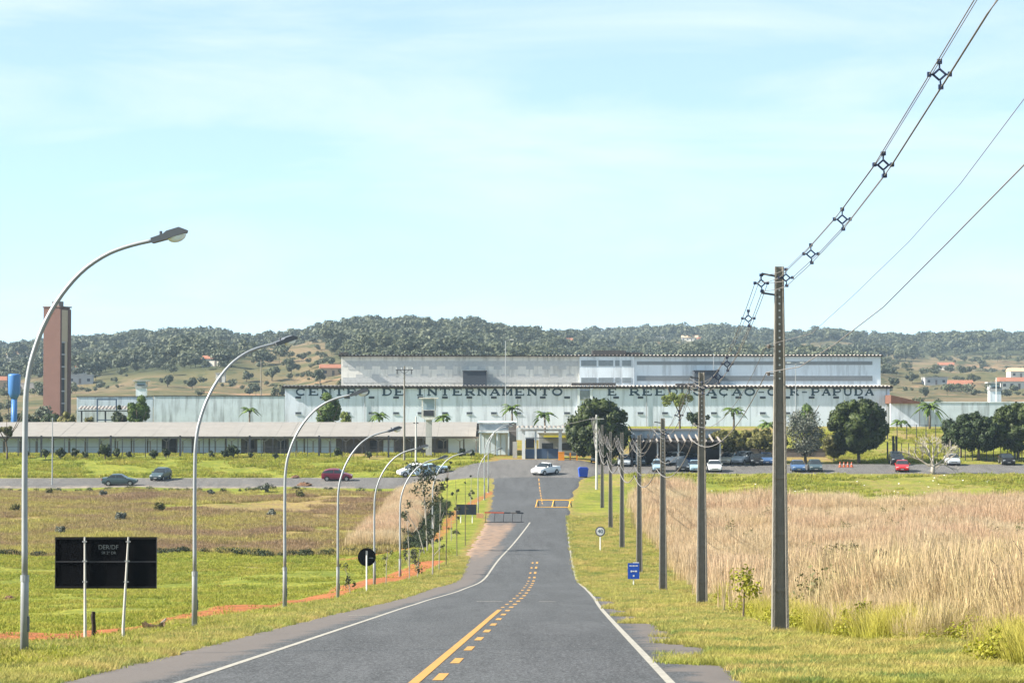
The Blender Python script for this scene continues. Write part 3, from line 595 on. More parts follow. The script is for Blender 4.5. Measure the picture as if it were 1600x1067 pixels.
def wood_cover(A_, T_, n1):
    c_ = sstep(.46, .80, T_ + .5 * n1)
    c_ = c_ * (1 - .97 * np.exp(-((A_ - 445) / 85) ** 4 - ((T_ - .68) / .27) ** 4))          # the bare shoulder
    c_ = c_ * (1 - .97 * np.exp(-((A_ - 1010) / 120) ** 4 - ((T_ - .80) / .09) ** 4)) * (1 - .9 * np.exp(-((A_ - 1290) / 120) ** 4 - ((T_ - .80) / .08) ** 4))
    c_ = c_ * (1 - .8 * np.exp(-((A_ - 1500) / 170) ** 4 - ((T_ - .48) / .25) ** 4))
    return np.clip(c_, 0, 1)
cover = wood_cover(HA, tq, hn)
brn = mixc(ramp(tn(.012, 6, .65), .4, .62), (.145, .108, .064), (.095, .088, .042)); brn = mixc(ramp(tn(.02, 6, .7), .56, .66), brn, (.24, .15, .09)); brn = mixc(ramp(tn(.07, 5, .7), .5, .62), brn, (.055, .062, .03))
L(mixc(ramp(attr('cover'), .2, .8), brn, (.045, .052, .026)), b.inputs['Base Color']); b.inputs['Roughness'].default_value = 1; b.inputs['Specular IOR Level'].default_value = .05
hills = structure(link('hills', npmesh('hills', np.stack([HX.ravel(), HD.ravel(), HZ.ravel()], 1), F4, hill_m, {'cover': cover.ravel()})))
hills.data.polygons.foreach_set('use_smooth', [True] * len(hills.data.polygons))
def hill_z(px, d):
    i = int(np.clip(np.searchsorted(ang, px), 1, len(ang) - 1)); j = int(np.clip(np.searchsorted(hd, d), 1, len(hd) - 1))
    tx = (px - ang[i - 1]) / (ang[i] - ang[i - 1]); ty = (d - hd[j - 1]) / (hd[j] - hd[j - 1])
    return float((HZ[i-1, j-1] * (1-tx) + HZ[i, j-1] * tx) * (1-ty) + (HZ[i-1, j] * (1-tx) + HZ[i, j] * tx) * ty)
def hill_at(px, py):               # nearest hill point seen at a photo pixel
    for d in np.arange(520, 2600, 10):
        if (640 - py) / FPX * d <= hill_z(px, d): return d
    return 2000.0
def blob(seed, lumps):
    r_ = np.random.default_rng(seed); cs = []
    for k in range(lumps):
        a = r_.uniform(0, 6.28); q = r_.uniform(.1, .55); cs.append((q * math.cos(a), q * math.sin(a), .75 + r_.uniform(-.2, .25), r_.uniform(.32, .5)))
    v, f = leaves(cs, 170, .16, seed, .8, .6)
    mb = MB().tube([(0, 0, -.4), (0.03, 0, .7)], [.05, .03], 5)
    mt = npmesh('hill_tree', np.concatenate([v, np.array(mb.v)[[0, 1, 6, 5]]]), np.concatenate([f, [[len(v), len(v) + 1, len(v) + 2, len(v) + 3]]]), M['hilltree'])
    return mt
hillP = [blob(200 + s, 3 + s % 3) for s in range(8)]
pa = nrng.uniform(-150, 1750, 60000); pd = 560 + (2500 - 560) * nrng.uniform(size=60000) ** .8
pcD = crest_D(pa); pT = (pd - 450) / (pcD - 450); keep = pT < 1.04; pa, pd, pT = pa[keep], pd[keep], pT[keep]
px_ = (pa - 800) / FPX * pd; n1 = fnoise(px_, pd, .0032, 11); n2 = fnoise(px_, pd, .011, 13)
cov = wood_cover(pa, pT, n1) * .50 + .26 * sstep(.02, .45, n2)
keep = nrng.uniform(size=len(pa)) < cov * .62; pa, pd, px_, pT = pa[keep], pd[keep], px_[keep], pT[keep]
pz = np.array([hill_z(a, d) for a, d in zip(pa, pd)])
ps = (2.2 + 4.6 * nrng.uniform(size=len(pa)) ** 1.8) * np.where(wood_cover(pa, pT, fnoise(px_, pd, .0032, 11)) > .25, 1.0, .55) * np.interp(pd, [500, 1200, 2200], [.85, 1.0, 1.35])
o = scatter('wooded_hillside', np.stack([px_, pd, pz], 1), ps, hillP, 8, .05); stuff(o, 'green woodland covering the hills behind the prison', 'woodland')
print('hill trees', len(pa))
# ------------------------------------------------------------------ prison: main block
def slab(px0, px1, py0, py1, d, d2=None):        # box extents from photo pixels at distance d
    a = pt(px0, py1, d); b_ = pt(px1, py0, d); return a[0], b_[0], a[2], b_[2]
DM = 430.0
x0, x1, zb, zt = slab(445, 1390, 606, 690, DM)
zb = -6.5
main = thing('prison_block', 'long pale blue prison block with dark painted lettering under its tiled eave', 'building', ((x0 + x1) / 2, DM, zb))
ox, oz = (x0 + x1) / 2, zb
def mloc(px, py, d=DM): q = pt(px, py, d); return q[0] - ox, q[2] - oz
hw = (x1 - x0) / 2; H1 = zt - zb
MB().box(-hw, hw, 0, 14, 0, H1).build('wall', M['blue_wall'], main)
def canal_row(name, xa, xb, z, y0, y1, parent, m, pitch=.65, r=.30, rise=.8):
    # row of half-round canal tiles running back up the slope, open ends showing under the eave
    mb = MB(); n = int((xb - xa) / pitch)
    for i in range(n + 1):
        cx_ = xa + i * pitch; a0 = []
        for (y, zz) in ((y0, z), (y1, z + rise)):
            for k in range(6):
                an = math.pi * k / 5; a0.append((cx_ + math.cos(an) * r * 1.0, y, zz + math.sin(an) * r * .9))
        mb.add(a0, [(k, k + 1, k + 7, k + 6) for k in range(5)])
    o = mb.build(name, m, parent); o['kind'] = 'stuff'; return o
MB().box(-hw - .5, hw + .5, -.35, 15, H1 - .10, H1 + .22).build('eave_slab', M['roof_shade_dark'], main)
canal_row('roof_tile_row', -hw - .35, hw + .35, H1 + .16, -.65, 6, main, M['roof_edge'], r=.27, rise=.15)
MB().box(-hw - .4, hw + .4, 6.1, 14.6, H1 + .14, H1 + .32).build('roof', M['roof_fc'], main)
# small cell windows in two rows, each a recessed-looking frame with a dark opening
wv = MB().box(-.48, .48, -.03, .05, -.19, .19).mesh('cell_window', M['vent_dark']); ws = MB().box(-.56, .56, -.10, .02, -.26, -.19).mesh('sill', M['white_wall'])
pxs = [466 + 38.2 * k for k in range(25)]
for py in (621, 645.5):
    for px in pxs:
        X_, Z_ = mloc(px, py)
        if abs(X_) < hw - 1: w_ = link('cell_window', wv, main, (X_, 0, Z_)); link('sill', ws, w_)
# pilaster and service box between the two halves of the lettering
for px in (904, 924):
    X_, Z_ = mloc(px, 604); MB().box(X_ - .22, X_ + .22, -.35, .02, 0, H1 - .05).build('pilaster', M['white_wall'], main)
X_, Z_ = mloc(914, 617); MB().box(X_ - .8, X_ + .8, -.28, .02, Z_ - .75, Z_ + .75).build('lattice_panel', M['band_grey'], main)
for px in (570, 1010, 1385): X_, Z_ = mloc(px, 610); MB().tube([(X_, -.1, 0), (X_, -.1, H1 - .1)], .06, 6).build('downpipe', M['galv'], main)
for k in range(1, 13): X_ = -hw + k * 2 * hw / 13; MB().box(X_ - .03, X_ + .03, -.006, .02, .1, H1 - .12).build('panel_joint', M['band_grey'], main)
# lettering: slab-serif glyphs as thick strokes
def arc(cx_, cz_, rx, rz, a0, a1, n=10): return [(cx_ + rx * math.cos(R(a0 + (a1 - a0) * i / n)), cz_ + rz * math.sin(R(a0 + (a1 - a0) * i / n))) for i in range(n + 1)]
S = .10
GL = {'C': [(arc(.5, .5, .42, .45, 45, 315), .15), ([(.80, .66), (.80, .98)], .10)],
      'E': [([(.2, 0), (.2, 1)], .19), ([(.02, .95), (.9, .95)], S), ([(.02, .05), (.92, .05)], S), ([(.2, .5), (.65, .5)], S), ([(.86, .75), (.86, .98)], .09), ([(.88, .02), (.88, .28)], .09), ([(.62, .36), (.62, .64)], .08)],
      'N': [([(.16, 0), (.16, 1)], .13), ([(.84, 0), (.84, 1)], .13), ([(.12, .98), (.86, .04)], .18), ([(0, .95), (.3, .95)], S), ([(0, .05), (.34, .05)], S), ([(.66, .95), (1, .95)], S)],
      'T': [([(.5, 0), (.5, 1)], .19), ([(.04, .94), (.96, .94)], S), ([(.28, .05), (.72, .05)], S), ([(.08, .72), (.08, .98)], .09), ([(.92, .72), (.92, .98)], .09)],
      'R': [([(.2, 0), (.2, 1)], .19), ([(.02, .95), (.55, .95)] + arc(.55, .72, .27, .23, 90, -90, 8) + [(.2, .49)], .11), ([(.5, .5), (.9, .03)], .17), ([(.02, .05), (.42, .05)], S), ([(.76, .05), (1, .05)], S)],
      'O': [(arc(.5, .5, .42, .45, 0, 360, 18), .16)],
      'D': [([(.2, 0), (.2, 1)], .19), ([(.02, .95), (.45, .95)] + arc(.45, .5, .44, .45, 90, -90, 10) + [(.02, .05)], .12)],
      'I': [([(.5, 0), (.5, 1)], .2), ([(.22, .95), (.78, .95)], S), ([(.22, .05), (.78, .05)], S)],
      'M': [([(.12, 0), (.12, 1)], .11), ([(.88, 0), (.88, 1)], .15), ([(.12, .98), (.5, .1)], .16), ([(.5, .1), (.88, .98)], .10), ([(0, .05), (.28, .05)], S), ([(.72, .05), (1, .05)], S)],
      'A': [([(.12, .03), (.5, 1)], .11), ([(.5, 1), (.88, .03)], .19), ([(.26, .34), (.74, .34)], S), ([(0, .05), (.28, .05)], S), ([(.7, .05), (1, .05)], S)],
      'P': [([(.2, 0), (.2, 1)], .19), ([(.02, .95), (.6, .95)] + arc(.6, .7, .28, .25, 90, -90, 8) + [(.2, .45)], .12), ([(.02, .05), (.44, .05)], S)],
      'U': [([(.17, 1), (.17, .35)] + arc(.5, .35, .33, .31, 180, 360, 10) + [(.83, 1)], .14), ([(0, .95), (.36, .95)], S), ([(.66, .95), (1, .95)], S)],
      '-': [([(.1, .45), (.9, .45)], .1)]}
GL['Ç'] = GL['C'] + [([(.5, .05), (.56, -.1), (.42, -.2)], .08)]; GL['Ã'] = GL['A'] + [([(.25, 1.1), (.4, 1.18), (.6, 1.1), (.75, 1.18)], .08)]
def word(text, pxa, pxb, pz0, pz1):
    xa, za = mloc(pxa, pz1); xb, zb_ = mloc(pxb, pz0); n = len(text); adv = (xb - xa) / n; w = adv * .84; h = zb_ - za; k = 0
    for i, ch in enumerate(text):
        mb = MB()
        for pts_, t in GL[ch]:
            th = t * h * 1.6; P = [(xa + i * adv + p[0] * w, za + p[1] * h) for p in pts_]
            for a_, b_ in zip(P[:-1], P[1:]):
                k += 1; y = -.02 - .0021 * (k % 19)
                mb.beam((a_[0], y, a_[1]), (b_[0], y, b_[1]), .012, th, up=(-(b_[1] - a_[1]), 0, b_[0] - a_[0]) if True else None)
        mb.build('letter', M['letter'], main)
for t_, a_, b_ in (('CENTRO', 462, 581), ('DE', 597, 635), ('INTERNAMENTO', 648, 882), ('E', 949, 967), ('REEDUCAÇÃO', 983, 1183), ('-', 1184, 1197), ('CIR', 1199, 1251), ('-', 1252, 1264), ('PAPUDA', 1267, 1368)):
    word(t_, a_, b_, 606.5, 617.8)

# upper block set back on the roof
DU = 442.0
ux0, ux1, uzb, uzt = slab(533, 1376, 557, 604, DU); uzb -= 1.0
upper = thing('upper_prison_block', 'weathered grey upper storey rising behind the lettered prison wall', 'building', ((ux0 + ux1) / 2, DU, uzb))
uo = (ux0 + ux1) / 2
def uloc(px, py): q = pt(px, py, DU); return q[0] - uo, q[2] - uzb
uh = (ux1 - ux0) / 2; UH = uzt - uzb
xa = uloc(905, 0)[0]; xb = uloc(990, 0)[0]
MB().box(-uh, xa, 0, 16, 0, UH).build('wall', M['beige_wall'], upper)
MB().box(xa, xb, -.35, 16, 0, UH - .01).build('wall', M['white_wall'], upper)
MB().box(xb, uh, .05, 16, 0, UH - .02).build('wall', M['white_wall'], upper)
MB().box(-uh - .4, uh + .4, -.55, 16.5, UH, UH + .16).build('eave_slab', M['roof_shade_dark'], upper)
canal_row('roof_tile_row', -uh - .3, uh + .3, UH + .13, -.75, 9, upper, M['roof_edge'], r=.22, rise=.15)
for (pa_, pb_) in ((564, 572), (589.5, 598)):     # lattice bands of the left half
    zt_, zb_ = uloc(0, pa_)[1], uloc(0, pb_)[1]; MB().box(-uh + .3, xa - .2, -.05, .02, zb_, zt_).build('lattice_band', M['band_beige'], upper)
vm = MB().box(-.68, .68, -.055, .02, -.28, .28).mesh('vent_block', M['band_beige'])
for k in range(15):
    for py in (574.5, 587.0):
        X_, Z_ = uloc(550 + 25.3 * k + (0 if py < 580 else 12), py)
        if X_ < xa - 1: link('vent_block', vm, upper, (X_, 0, Z_))
for (p0, p1) in ((908, 932), (935, 958), (961, 968), (972, 986)):
    for (pa_, pb_) in ((563, 572), (590, 598)):
        a_, zt_ = uloc(p0, pa_); b_, zb_ = uloc(p1, pb_); MB().box(a_, b_, -.40, -.33, zb_, zt_).build('louvre_window', M['band_grey'], upper)
for (pa_, pb_) in ((564.5, 570), (587, 595)):     # long louvre strips of the right half
    zt_, zb_ = uloc(0, pa_)[1], uloc(0, pb_)[1]; xe = uloc(1361, 0)[0]
    lb = MB().box(xb + .5, xe, .0, .06, zb_, zt_).build('louvre_strip', M['band_grey'], upper)
    for j in range(4): zz = zb_ + (zt_ - zb_) * (j + .5) / 4; MB().box(xb + .5, xe, -.07, .0, zz - .03, zz + .03).build('slat', M['house_grey'], lb)
for (p0, p1, q0, q1, m_) in ((724, 760, 580.5, 606, 'vent_dark'), (1083, 1119, 580, 603, 'vent_dark')):
    a_, zt_ = uloc(p0, q0); b_, zb_ = uloc(p1, q1); MB().box(a_, b_, -3.0, -.02, zb_ - .5, zt_).build('roof_hatch', M[m_], upper); MB().box(a_ - .1, b_ + .1, -3.15, .0, zt_ + .003, zt_ + .12).build('hatch_cover', M['dark_steel'], upper)
a_, zt_ = uloc(926, 547); b_, zb_ = uloc(979, 556); MB().box(a_, b_, 2, 6, UH + .2, zt_).build('water_tank_screen', M['roof_shade_dark'], upper)
a_, zt_ = uloc(979, 550); b_, zb_ = uloc(1006, 556); MB().box(a_ + .02, b_, 2.5, 5.5, UH + .2, zt_).build('water_tank_screen', M['roof_shade_dark'], upper)
MB().box(-uh - .25, -uh + 1.2, -1.3, 1, UH + .3, UH + .75).build('corner_cap', M['roof_shade_dark'], upper)
# collapsed sheets lying on the lower roof
for (p0, p1, q) in ((893, 962, 600.5), (1056, 1085, 601.5)):
    a_ = pt(p0, q, DM + 1.2); b_ = pt(p1, q + 1, DM + 1.2); o = MB().box(a_[0], b_[0], DM + .4, DM + 3.2, a_[2] - .15, a_[2] + .25).build('roof_sheet', M['roof_shade_dark']); tag(o, 'dark loose sheet lying on the lower roof %s the lattice panel' % ('above' if p0 < 1000 else 'far right of'), 'roof sheet')

# ------------------------------------------------------------------ yard walls left and right of the main block
def yard_wall(name, label, px0, px1, pyt, d, zbot, m, cope='white_wall', depth=.5, posts=0):
    a_ = pt(px0, pyt, d); b_ = pt(px1, pyt, d); h = a_[2] - zbot; L_ = b_[0] - a_[0]
    t = thing(name, label, 'wall', (a_[0], d, zbot))
    MB().box(0, L_, 0, depth, 0, h).build('wall_face', m, t); MB().box(-.05, L_ + .05, -.08, depth + .08, h + .002, h + .14).build('coping', M[cope], t)
    for k in range(posts): X_ = (k + .5) * L_ / posts; MB().box(X_ - .18, X_ + .18, -.12, -.002, 0, h - .05).build('buttress', m, t)
    return t
yard_wall('yard_wall', 'stained pale wall left of the prison block, behind the low annex roof', 240, 444.5, 619, 418, -6.4, M['stained_wall'], 'roof_shade_dark', posts=0)
yard_wall('yard_wall', 'blotchy blue wall with a tiled lean-to beside the round palm', 120, 238.5, 620, 424, -6.4, M['stained_wall'], 'roof_shade_dark')
yard_wall('yard_wall', 'streaky white-topped perimeter wall at the right behind the dark trees', 1437, 1720, 629, 424, -4.5, M['stained_wall'], 'white_wall', posts=0)
t = yard_wall('yard_wall', 'pale wall under a sloping rust red roof right of the prison block', 1391, 1436, 629, 424, -4.5, M['blue_wall'], 'roof_shade_dark')
a_ = pt(1391, 617, 424); b_ = pt(1438, 628, 424); L_ = b_[0] - a_[0]
MB().prism([(0, a_[2] + 4.5), (L_, b_[2] + 4.5), (L_, b_[2] + 4.25), (0, b_[2] + 4.25)], -.8, 6).build('lean_to_roof', M['lean_to'], t)
# tiled lean-to and frame left
a_ = pt(125, 641, 420); t = thing('tiled_shelter', 'low shelter with a row of canal tiles left of the round palm', 'shelter', (a_[0], 420, -6.3))
canal_row('roof_tile_row', 0, 8.5, 6.2, -1, 2.0, t, M['roof_edge'], pitch=.6, rise=.5); MB().box(-.3, 9, -.5, 2.2, 6.0, 6.15).build('roof', M['roof_shade_dark'], t)
for X_ in (.3, 4.2, 8.4): MB().box(X_ - .12, X_ + .12, -.3, -.06, 0, 6.0).build('post', M['dark_steel'], t)
a_ = pt(152, 625, 416.5); t = thing('goal_frame', 'square dark blue steel frame against the stained wall', 'frame', (a_[0], 416.5, -6.3))
for X_ in (0, 3.1): MB().box(X_ - .1, X_ + .1, -.1, .1, 0, a_[2] + 6.3).build('post', M['gate_blue'], t)
MB().box(-.1, 3.2, -.09, .09, a_[2] + 6.302, a_[2] + 6.5).build('crossbar', M['gate_blue'], t); MB().box(0.102, 2.998, -.06, .06, a_[2] + 3.0, a_[2] + 3.15).build('crossbar', M['gate_blue'], t)

# ------------------------------------------------------------------ low annex along the road
DA = 366.0
ax0 = pt(-150, 0, DA)[0]; ax1 = pt(748, 0, DA)[0]; abz = -6.42; aez = pt(0, 683.5, DA)[2]; arz = pt(0, 660, DA + 13)[2]
annex = thing('low_annex', 'long low annex with pale panels under a wide grey fibre-cement roof', 'building', (0, DA, abz))
EH = aez - abz; RH = arz - abz
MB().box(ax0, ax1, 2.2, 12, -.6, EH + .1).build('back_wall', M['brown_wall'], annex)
mb = MB(); xs_ = np.arange(ax0 - .4, ax1 + .3, 1.1); rfv = []
for i, X_ in enumerate(xs_[:-1]):
    X2 = xs_[i + 1] - .006; dz = rng.uniform(-.012, .012)
    sh = MB().add([(X_, -.35, EH + .12 + dz), (X2, -.35, EH + .12 + dz), (X2, 13, RH + dz), (X_, 13, RH + dz), (X_, -.35, EH + .19 + dz), (X2, -.35, EH + .19 + dz), (X2, 13, RH + .07 + dz), (X_, 13, RH + .07 + dz)], [(0, 3, 2, 1), (4, 5, 6, 7), (0, 1, 5, 4), (1, 2, 6, 5), (2, 3, 7, 6), (3, 0, 4, 7)])
    sh.build('roof_sheet', M['roof_fc'], annex)
MB().box(ax0 - .3, ax1, -.28, -.12, EH - .14, EH + .08).build('eave_beam', M['brown_wall'], annex)
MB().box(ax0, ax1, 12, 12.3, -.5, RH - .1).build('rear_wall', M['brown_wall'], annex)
def apx(px): return pt(px, 0, DA + 2.2)[0]
white_runs = [(-140, 158), (158, 254), (279, 378), (452, 536), (700, 748)]
pan = MB().box(.09, 2.2, -.06, 0, .05, EH - .12).mesh('wall_panel', M['door_blue'])
for (p0, p1) in white_runs:
    X_ = apx(p0); e_ = apx(p1)
    while X_ + 1.2 < e_: link('wall_panel', pan, annex, (X_, 2.195, 0)); X_ += 2.33
dk = MB().box(0, 1, -.05, 0, 0, 1)
def opening(px0, px1, z0, z1, m, nm):
    MB().box(apx(px0), apx(px1), 2.10, 2.19, z0, z1).build(nm, m, annex)
opening(255.5, 264, .05, EH - .2, M['brick_dark'], 'door'); opening(265.5, 277, .05, EH - .2, M['brick_dark'], 'door')
for (a_, b_) in ((386, 399), (437, 449), (579, 590), (685, 697)): opening(a_, b_, .85, 2.0, M['brick_dark'], 'window')
for (a_, b_) in ((404, 412), (600, 616)): opening(a_, b_, .05, 2.1, M['door_blue'], 'door')
cm = MB().box(-.08, .08, -.08, .08, 0, EH - .5).mesh('column', M['brown_wall']); arm = MB().beam((0, 0, EH - .55), (.62, 0, EH - .16), .07).beam((0, 0, EH - .55), (-.62, 0, EH - .16), .07).mesh('bracket', M['house_grey'])
X_ = ax0 + .6
while X_ < ax1: c_ = link('column', cm, annex, (X_, .15, 0)); link('bracket', arm, c_); X_ += 2.33
MB().box(ax0, ax1, -.3, 2.0, -.5, .06).build('walkway', M['concrete_light'], annex)
# right end of the annex: flat-roofed visitors' wing
DV = 362.0
v0 = pt(748.5, 0, DV)[0]; v1 = pt(806, 0, DV)[0]; vt = pt(0, 660.5, DV)[2]
wing = thing('visitors_wing', 'flat-topped grey wing at the right end of the low annex beside the gate', 'building', (v0, DV, abz)); VW = v1 - v0; VH = vt - abz; ve = pt(0, 676, DV)[2] - abz
MB().box(0, VW, .8, 12, -.4, VH).build('wall', M['beige_wall'], wing); MB().box(-.2, VW + .2, .5, 12.2, VH + .002, VH + .18).build('roof', M['white_wall'], wing)
MB().box(-.1, VW - 1.0, -2.0, .79, ve, ve + .16).build('canopy', M['white_wall'], wing)
for X_ in (.3, 2.6, 4.2): MB().box(X_ - .1, X_ + .1, -1.9, -1.7, 0, ve - .003).build('column', M['white_wall'], wing)
MB().box(VW - 1.0, VW + .1, .55, .795, 0, VH - .02).build('end_wall', M['brown_wall'], wing)
for k in range(5): MB().box(.15 + k * .75, .75 + k * .75, .72, .796, .05, ve - .3).build('wall_panel', M['door_blue'], wing)
MB().box(.05, VW - 1.05, .70, .797, ve + .35, VH - .2).build('louvre_band', M['band_grey'], wing)
a_ = pt(801, 717, 352); b_ = pt(808, 690, 352); o = MB().box(a_[0], b_[0], 352, 352.6, -7.0, b_[2]).build('gate_pier', M['concrete_light']); tag(o, 'stout beige pier between the annex wing and the white gate post', 'pier')

# ------------------------------------------------------------------ gate
DG = 350.0
g0 = pt(818, 0, DG)[0]; g1 = pt(875, 0, DG)[0]; gb = gz(2, DG) - .05
gate = thing('gate_portal', 'white gate portal under a row of canal tiles with a dark blue gate', 'gate', (g0, DG, gb)); GW = g1 - g0; gt = pt(0, 668, DG)[2] - gb; gl = pt(0, 673.5, DG)[2] - gb
for X_ in (0, GW): MB().box(X_ - .22, X_ + .22, -.2, .2, 0, gl).build('post', M['white_paint'], gate)
MB().box(GW * .33 - .12, GW * .33 + .12, -.1, .1, 0, gl - .003).build('post', M['white_wall'], gate)
MB().box(-.4, GW + .4, -.35, .6, gl + .003, gl + .28).build('lintel', M['beige_wall'], gate); canal_row('roof_tile_row', -.7, GW + 2.2, gl + .29, -.8, 2.5, gate, M['tile_dull'], pitch=.62, r=.27, rise=.25)
for (a_, b_) in ((.24, GW * .33 - .14), (GW * .33 + .14, GW * .66), (GW * .66 + .03, GW - .24)):
    lf = MB().box(a_, b_, .0, .06, .08, 1.45).build('gate_leaf', M['gate_blue'], gate)
    n = 9
    for k in range(n): X_ = a_ + (b_ - a_) * (k + .5) / n; MB().box(X_ - .025, X_ + .025, .01, .05, 1.453, 2.9).build('bar', M['dark_steel'], lf)
    MB().box(a_, b_, 0, .06, 2.903, 3.0).build('top_rail', M['gate_blue'], lf)
    if a_ < 1: MB().box(a_ + .05, b_ - .05, .065, .09, 1.5, 2.85).build('dark_backing', M['dark_steel'], lf)  # dark sheet added to darken the inside of the portal
gh = thing('gatehouse', 'pale gatehouse just inside the gate with stand-in yellow awning', 'building', (g0 + 2.2, DG + 9, gb + .1))
MB().box(0, 5.6, 0, 5, 0, 3.3).build('wall', M['house_grey'], gh); MB().box(-.2, 5.8, -.2, 5.2, 3.302, 3.45).build('roof', M['roof_fc'], gh)
MB().box(.4, 2.0, -.05, -.002, 1.0, 2.0).build('window', M['glass'], gh); MB().box(3.0, 4.6, -.05, -.002, 1.0, 2.0).build('window', M['glass'], gh)
MB().prism([(.6, 2.75), (4.6, 2.75), (4.5, 3.1), (.7, 3.1)], -.9, -.055).build('greenery', mat('greenery_yellow', (.50, .42, .04), .6, .15, 2), gh)  # yellow slab added in place of sunlit foliage behind the gate

# ------------------------------------------------------------------ brick tower, tanks, guard towers
DT = 640.0
a_ = pt(87, 632, DT); tz = pt(0, 481, DT)[2]; tw = thing('brick_tower', 'tall red brick tower with a beige recessed face at the far left', 'tower', (a_[0], DT, -3.0), R(-24)); TH = tz + 3.0
MB().box(-2.1, 2.5, -2.4, 2.4, 0, TH).build('shaft', M['brick'], tw)
MB().box(2.502, 2.9, -2.4, -1.75, 0, TH - .4).build('edge_pier', M['brick'], tw); MB().box(2.502, 2.9, 1.2, 2.4, 0, TH - .4).build('edge_pier', M['brick'], tw)
MB().box(2.502, 2.70, -1.748, 1.198, TH * .70, TH - .6).build('upper_panel', M['brick_beige'], tw); MB().box(2.502, 2.62, .0, 1.198, 0, TH * .70 - .01).build('lower_panel', M['brick_beige'], tw)
for k in range(6): z0_ = TH * (.06 + .107 * k); MB().box(2.503, 2.58, -1.748, -.002, z0_, z0_ + TH * .095).build('opening', M['brick_dark'], tw); MB().box(2.503, 2.8, -1.75, 0, z0_ + TH * .0955, z0_ + TH * .1065).build('landing', M['house_grey'], tw)
MB().box(-2.25, 2.95, -2.6, 2.6, TH + .002, TH + .3).build('parapet', M['brick'], tw); MB().box(-.6, 1.4, -.9, 1.2, TH + .302, TH + 1.6).build('lift_housing', M['brown_wall'], tw); MB().tube([(.9, 0, TH + 1.6), (.9, 0, TH + 4.0)], .05, 5).build('antenna', M['galv'], tw)
a_ = pt(22, 660, 405); wt = thing('water_tower', 'blue cup-shaped water tower standing left of the brick tower', 'water tower', (a_[0], 405, -5.6)); zt_ = pt(0, 584, 405)[2] + 5.6
MB().tube([(0, 0, 0), (0, 0, zt_ - 4.0)], [.50, .48], 14).build('stem', M['tank_blue'], wt, True)
MB().tube([(0, 0, zt_ - 4.0), (0, 0, zt_ - 3.0), (0, 0, zt_ - .35), (0, 0, zt_ - .1), (0, 0, zt_)], [.49, .98, 1.0, .95, .6], 18).build('cup', M['tank_blue'], wt, True)
lad = MB().beam((-.62, -.45, 0), (-1.06, -.45, zt_), .05).beam((-.62, -.12, 0), (-1.06, -.12, zt_), .05)
for k in range(int(zt_ / .5)): f_ = k * .5 / zt_; lad.beam((-.62 - .44 * f_, -.45, k * .5), (-.62 - .44 * f_, -.12, k * .5), .03)
lad.build('ladder', M['dark_steel'], wt)
def guard_tower(label, px, pyb, pyt, d, stem_w, cab_w, cab_h, zbase, m_stem, m_cab):
    a_ = pt(px, pyb, d); zt_ = pt(px, pyt, d)[2]; t = thing('guard_tower', label, 'guard tower', (a_[0], d, zbase)); Ht = zt_ - zbase; cb = Ht - cab_h
    MB().box(-stem_w / 2, stem_w / 2, -stem_w / 2, stem_w / 2, 0, cb - .12).build('stem', m_stem, t)
    MB().prism([(-stem_w / 2, -.1), (stem_w / 2, -.1), (cab_w / 2 + .1, .25), (-cab_w / 2 - .1, .25)], -cab_w / 2, cab_w / 2).build('platform', m_cab, t, loc=(0, 0, cb - .02))
    MB().box(-cab_w / 2, cab_w / 2, -cab_w / 2, cab_w / 2, cb + .235, cb + cab_h * .42).build('parapet', m_cab, t)
    MB().box(-cab_w * .36, cab_w * .36, -cab_w / 2 - .03, -cab_w / 2 - .003, cb + .4, cb + cab_h * .40).build('slot', M['dark_steel'], t)
    for i in (-1, 1):
        for j in (-1, 1): MB().box(i * cab_w * .46 - .06, i * cab_w * .46 + .06, j * cab_w * .46 - .06, j * cab_w * .46 + .06, cb + cab_h * .42 + .002, Ht - .18).build('post', m_cab, t)
    MB().box(-cab_w * .38, cab_w * .38, -cab_w * .38, cab_w * .38, cb + cab_h * .42 + .003, Ht - .19).build('glazing', mat('tower_glazing', (.30, .38, .42), .2, .1, 2), t)
    MB().box(-cab_w / 2 - .35, cab_w / 2 + .35, -cab_w / 2 - .35, cab_w / 2 + .35, Ht - .175, Ht).build('roof', m_cab, t)
    return t
guard_tower('concrete guard tower with an open cabin rising over the low annex roof', 670, 712, 621, 359, .85, 2.0, 3.0, -6.4, M['concrete_light'], M['beige_wall'])
guard_tower('small guard tower on the perimeter wall at the far right', 1554, 626, 597, 430, 1.9, 2.1, 1.4, -3.0, M['white_wall'], M['house_grey'])
guard_tower('small pale guard tower behind the round palm', 221, 618, 594, 440, 1.7, 1.9, 1.3, -3.0, M['white_wall'], M['house_grey'])

# ------------------------------------------------------------------ parking shelter right of the gate
s0 = pt(985, 0, 352)[0]; s1 = pt(1118, 0, 352)[0]; sb = gz(22, 346); st = pt(0, 688, 341.5)[2] - sb
shed = thing('parking_shelter', 'parking shelter with a row of pale canal tile ends beside the big mango', 'shelter', (s0, 341.5, sb)); SW = s1 - s0
MB().box(-.2, SW + .2, .2, 7, st - .25, st - .05).build('roof_slab', M['roof_shade_dark'], shed)
n = 13
tile = MB(); a0 = []
for (y, zz) in ((-.45, -.28), (7, .6)):
    for k in range(7): an = math.pi * k / 6; a0.append((math.cos(an) * .15, y, zz + math.sin(an) * .2))
tile.add(a0, [(k, k + 1, k + 8, k + 7) for k in range(6)]); tm = tile.mesh('canal_tile', M['tile_dull'])
for k in range(n): link('canal_tile', tm, shed, (.3 + k * (SW - .6) / (n - 1), 0, st))
for X_ in np.linspace(.3, SW - .3, 5): MB().box(X_ - .1, X_ + .1, .5, .7, 0, st - .253).build('post', M['concrete_light'], shed)
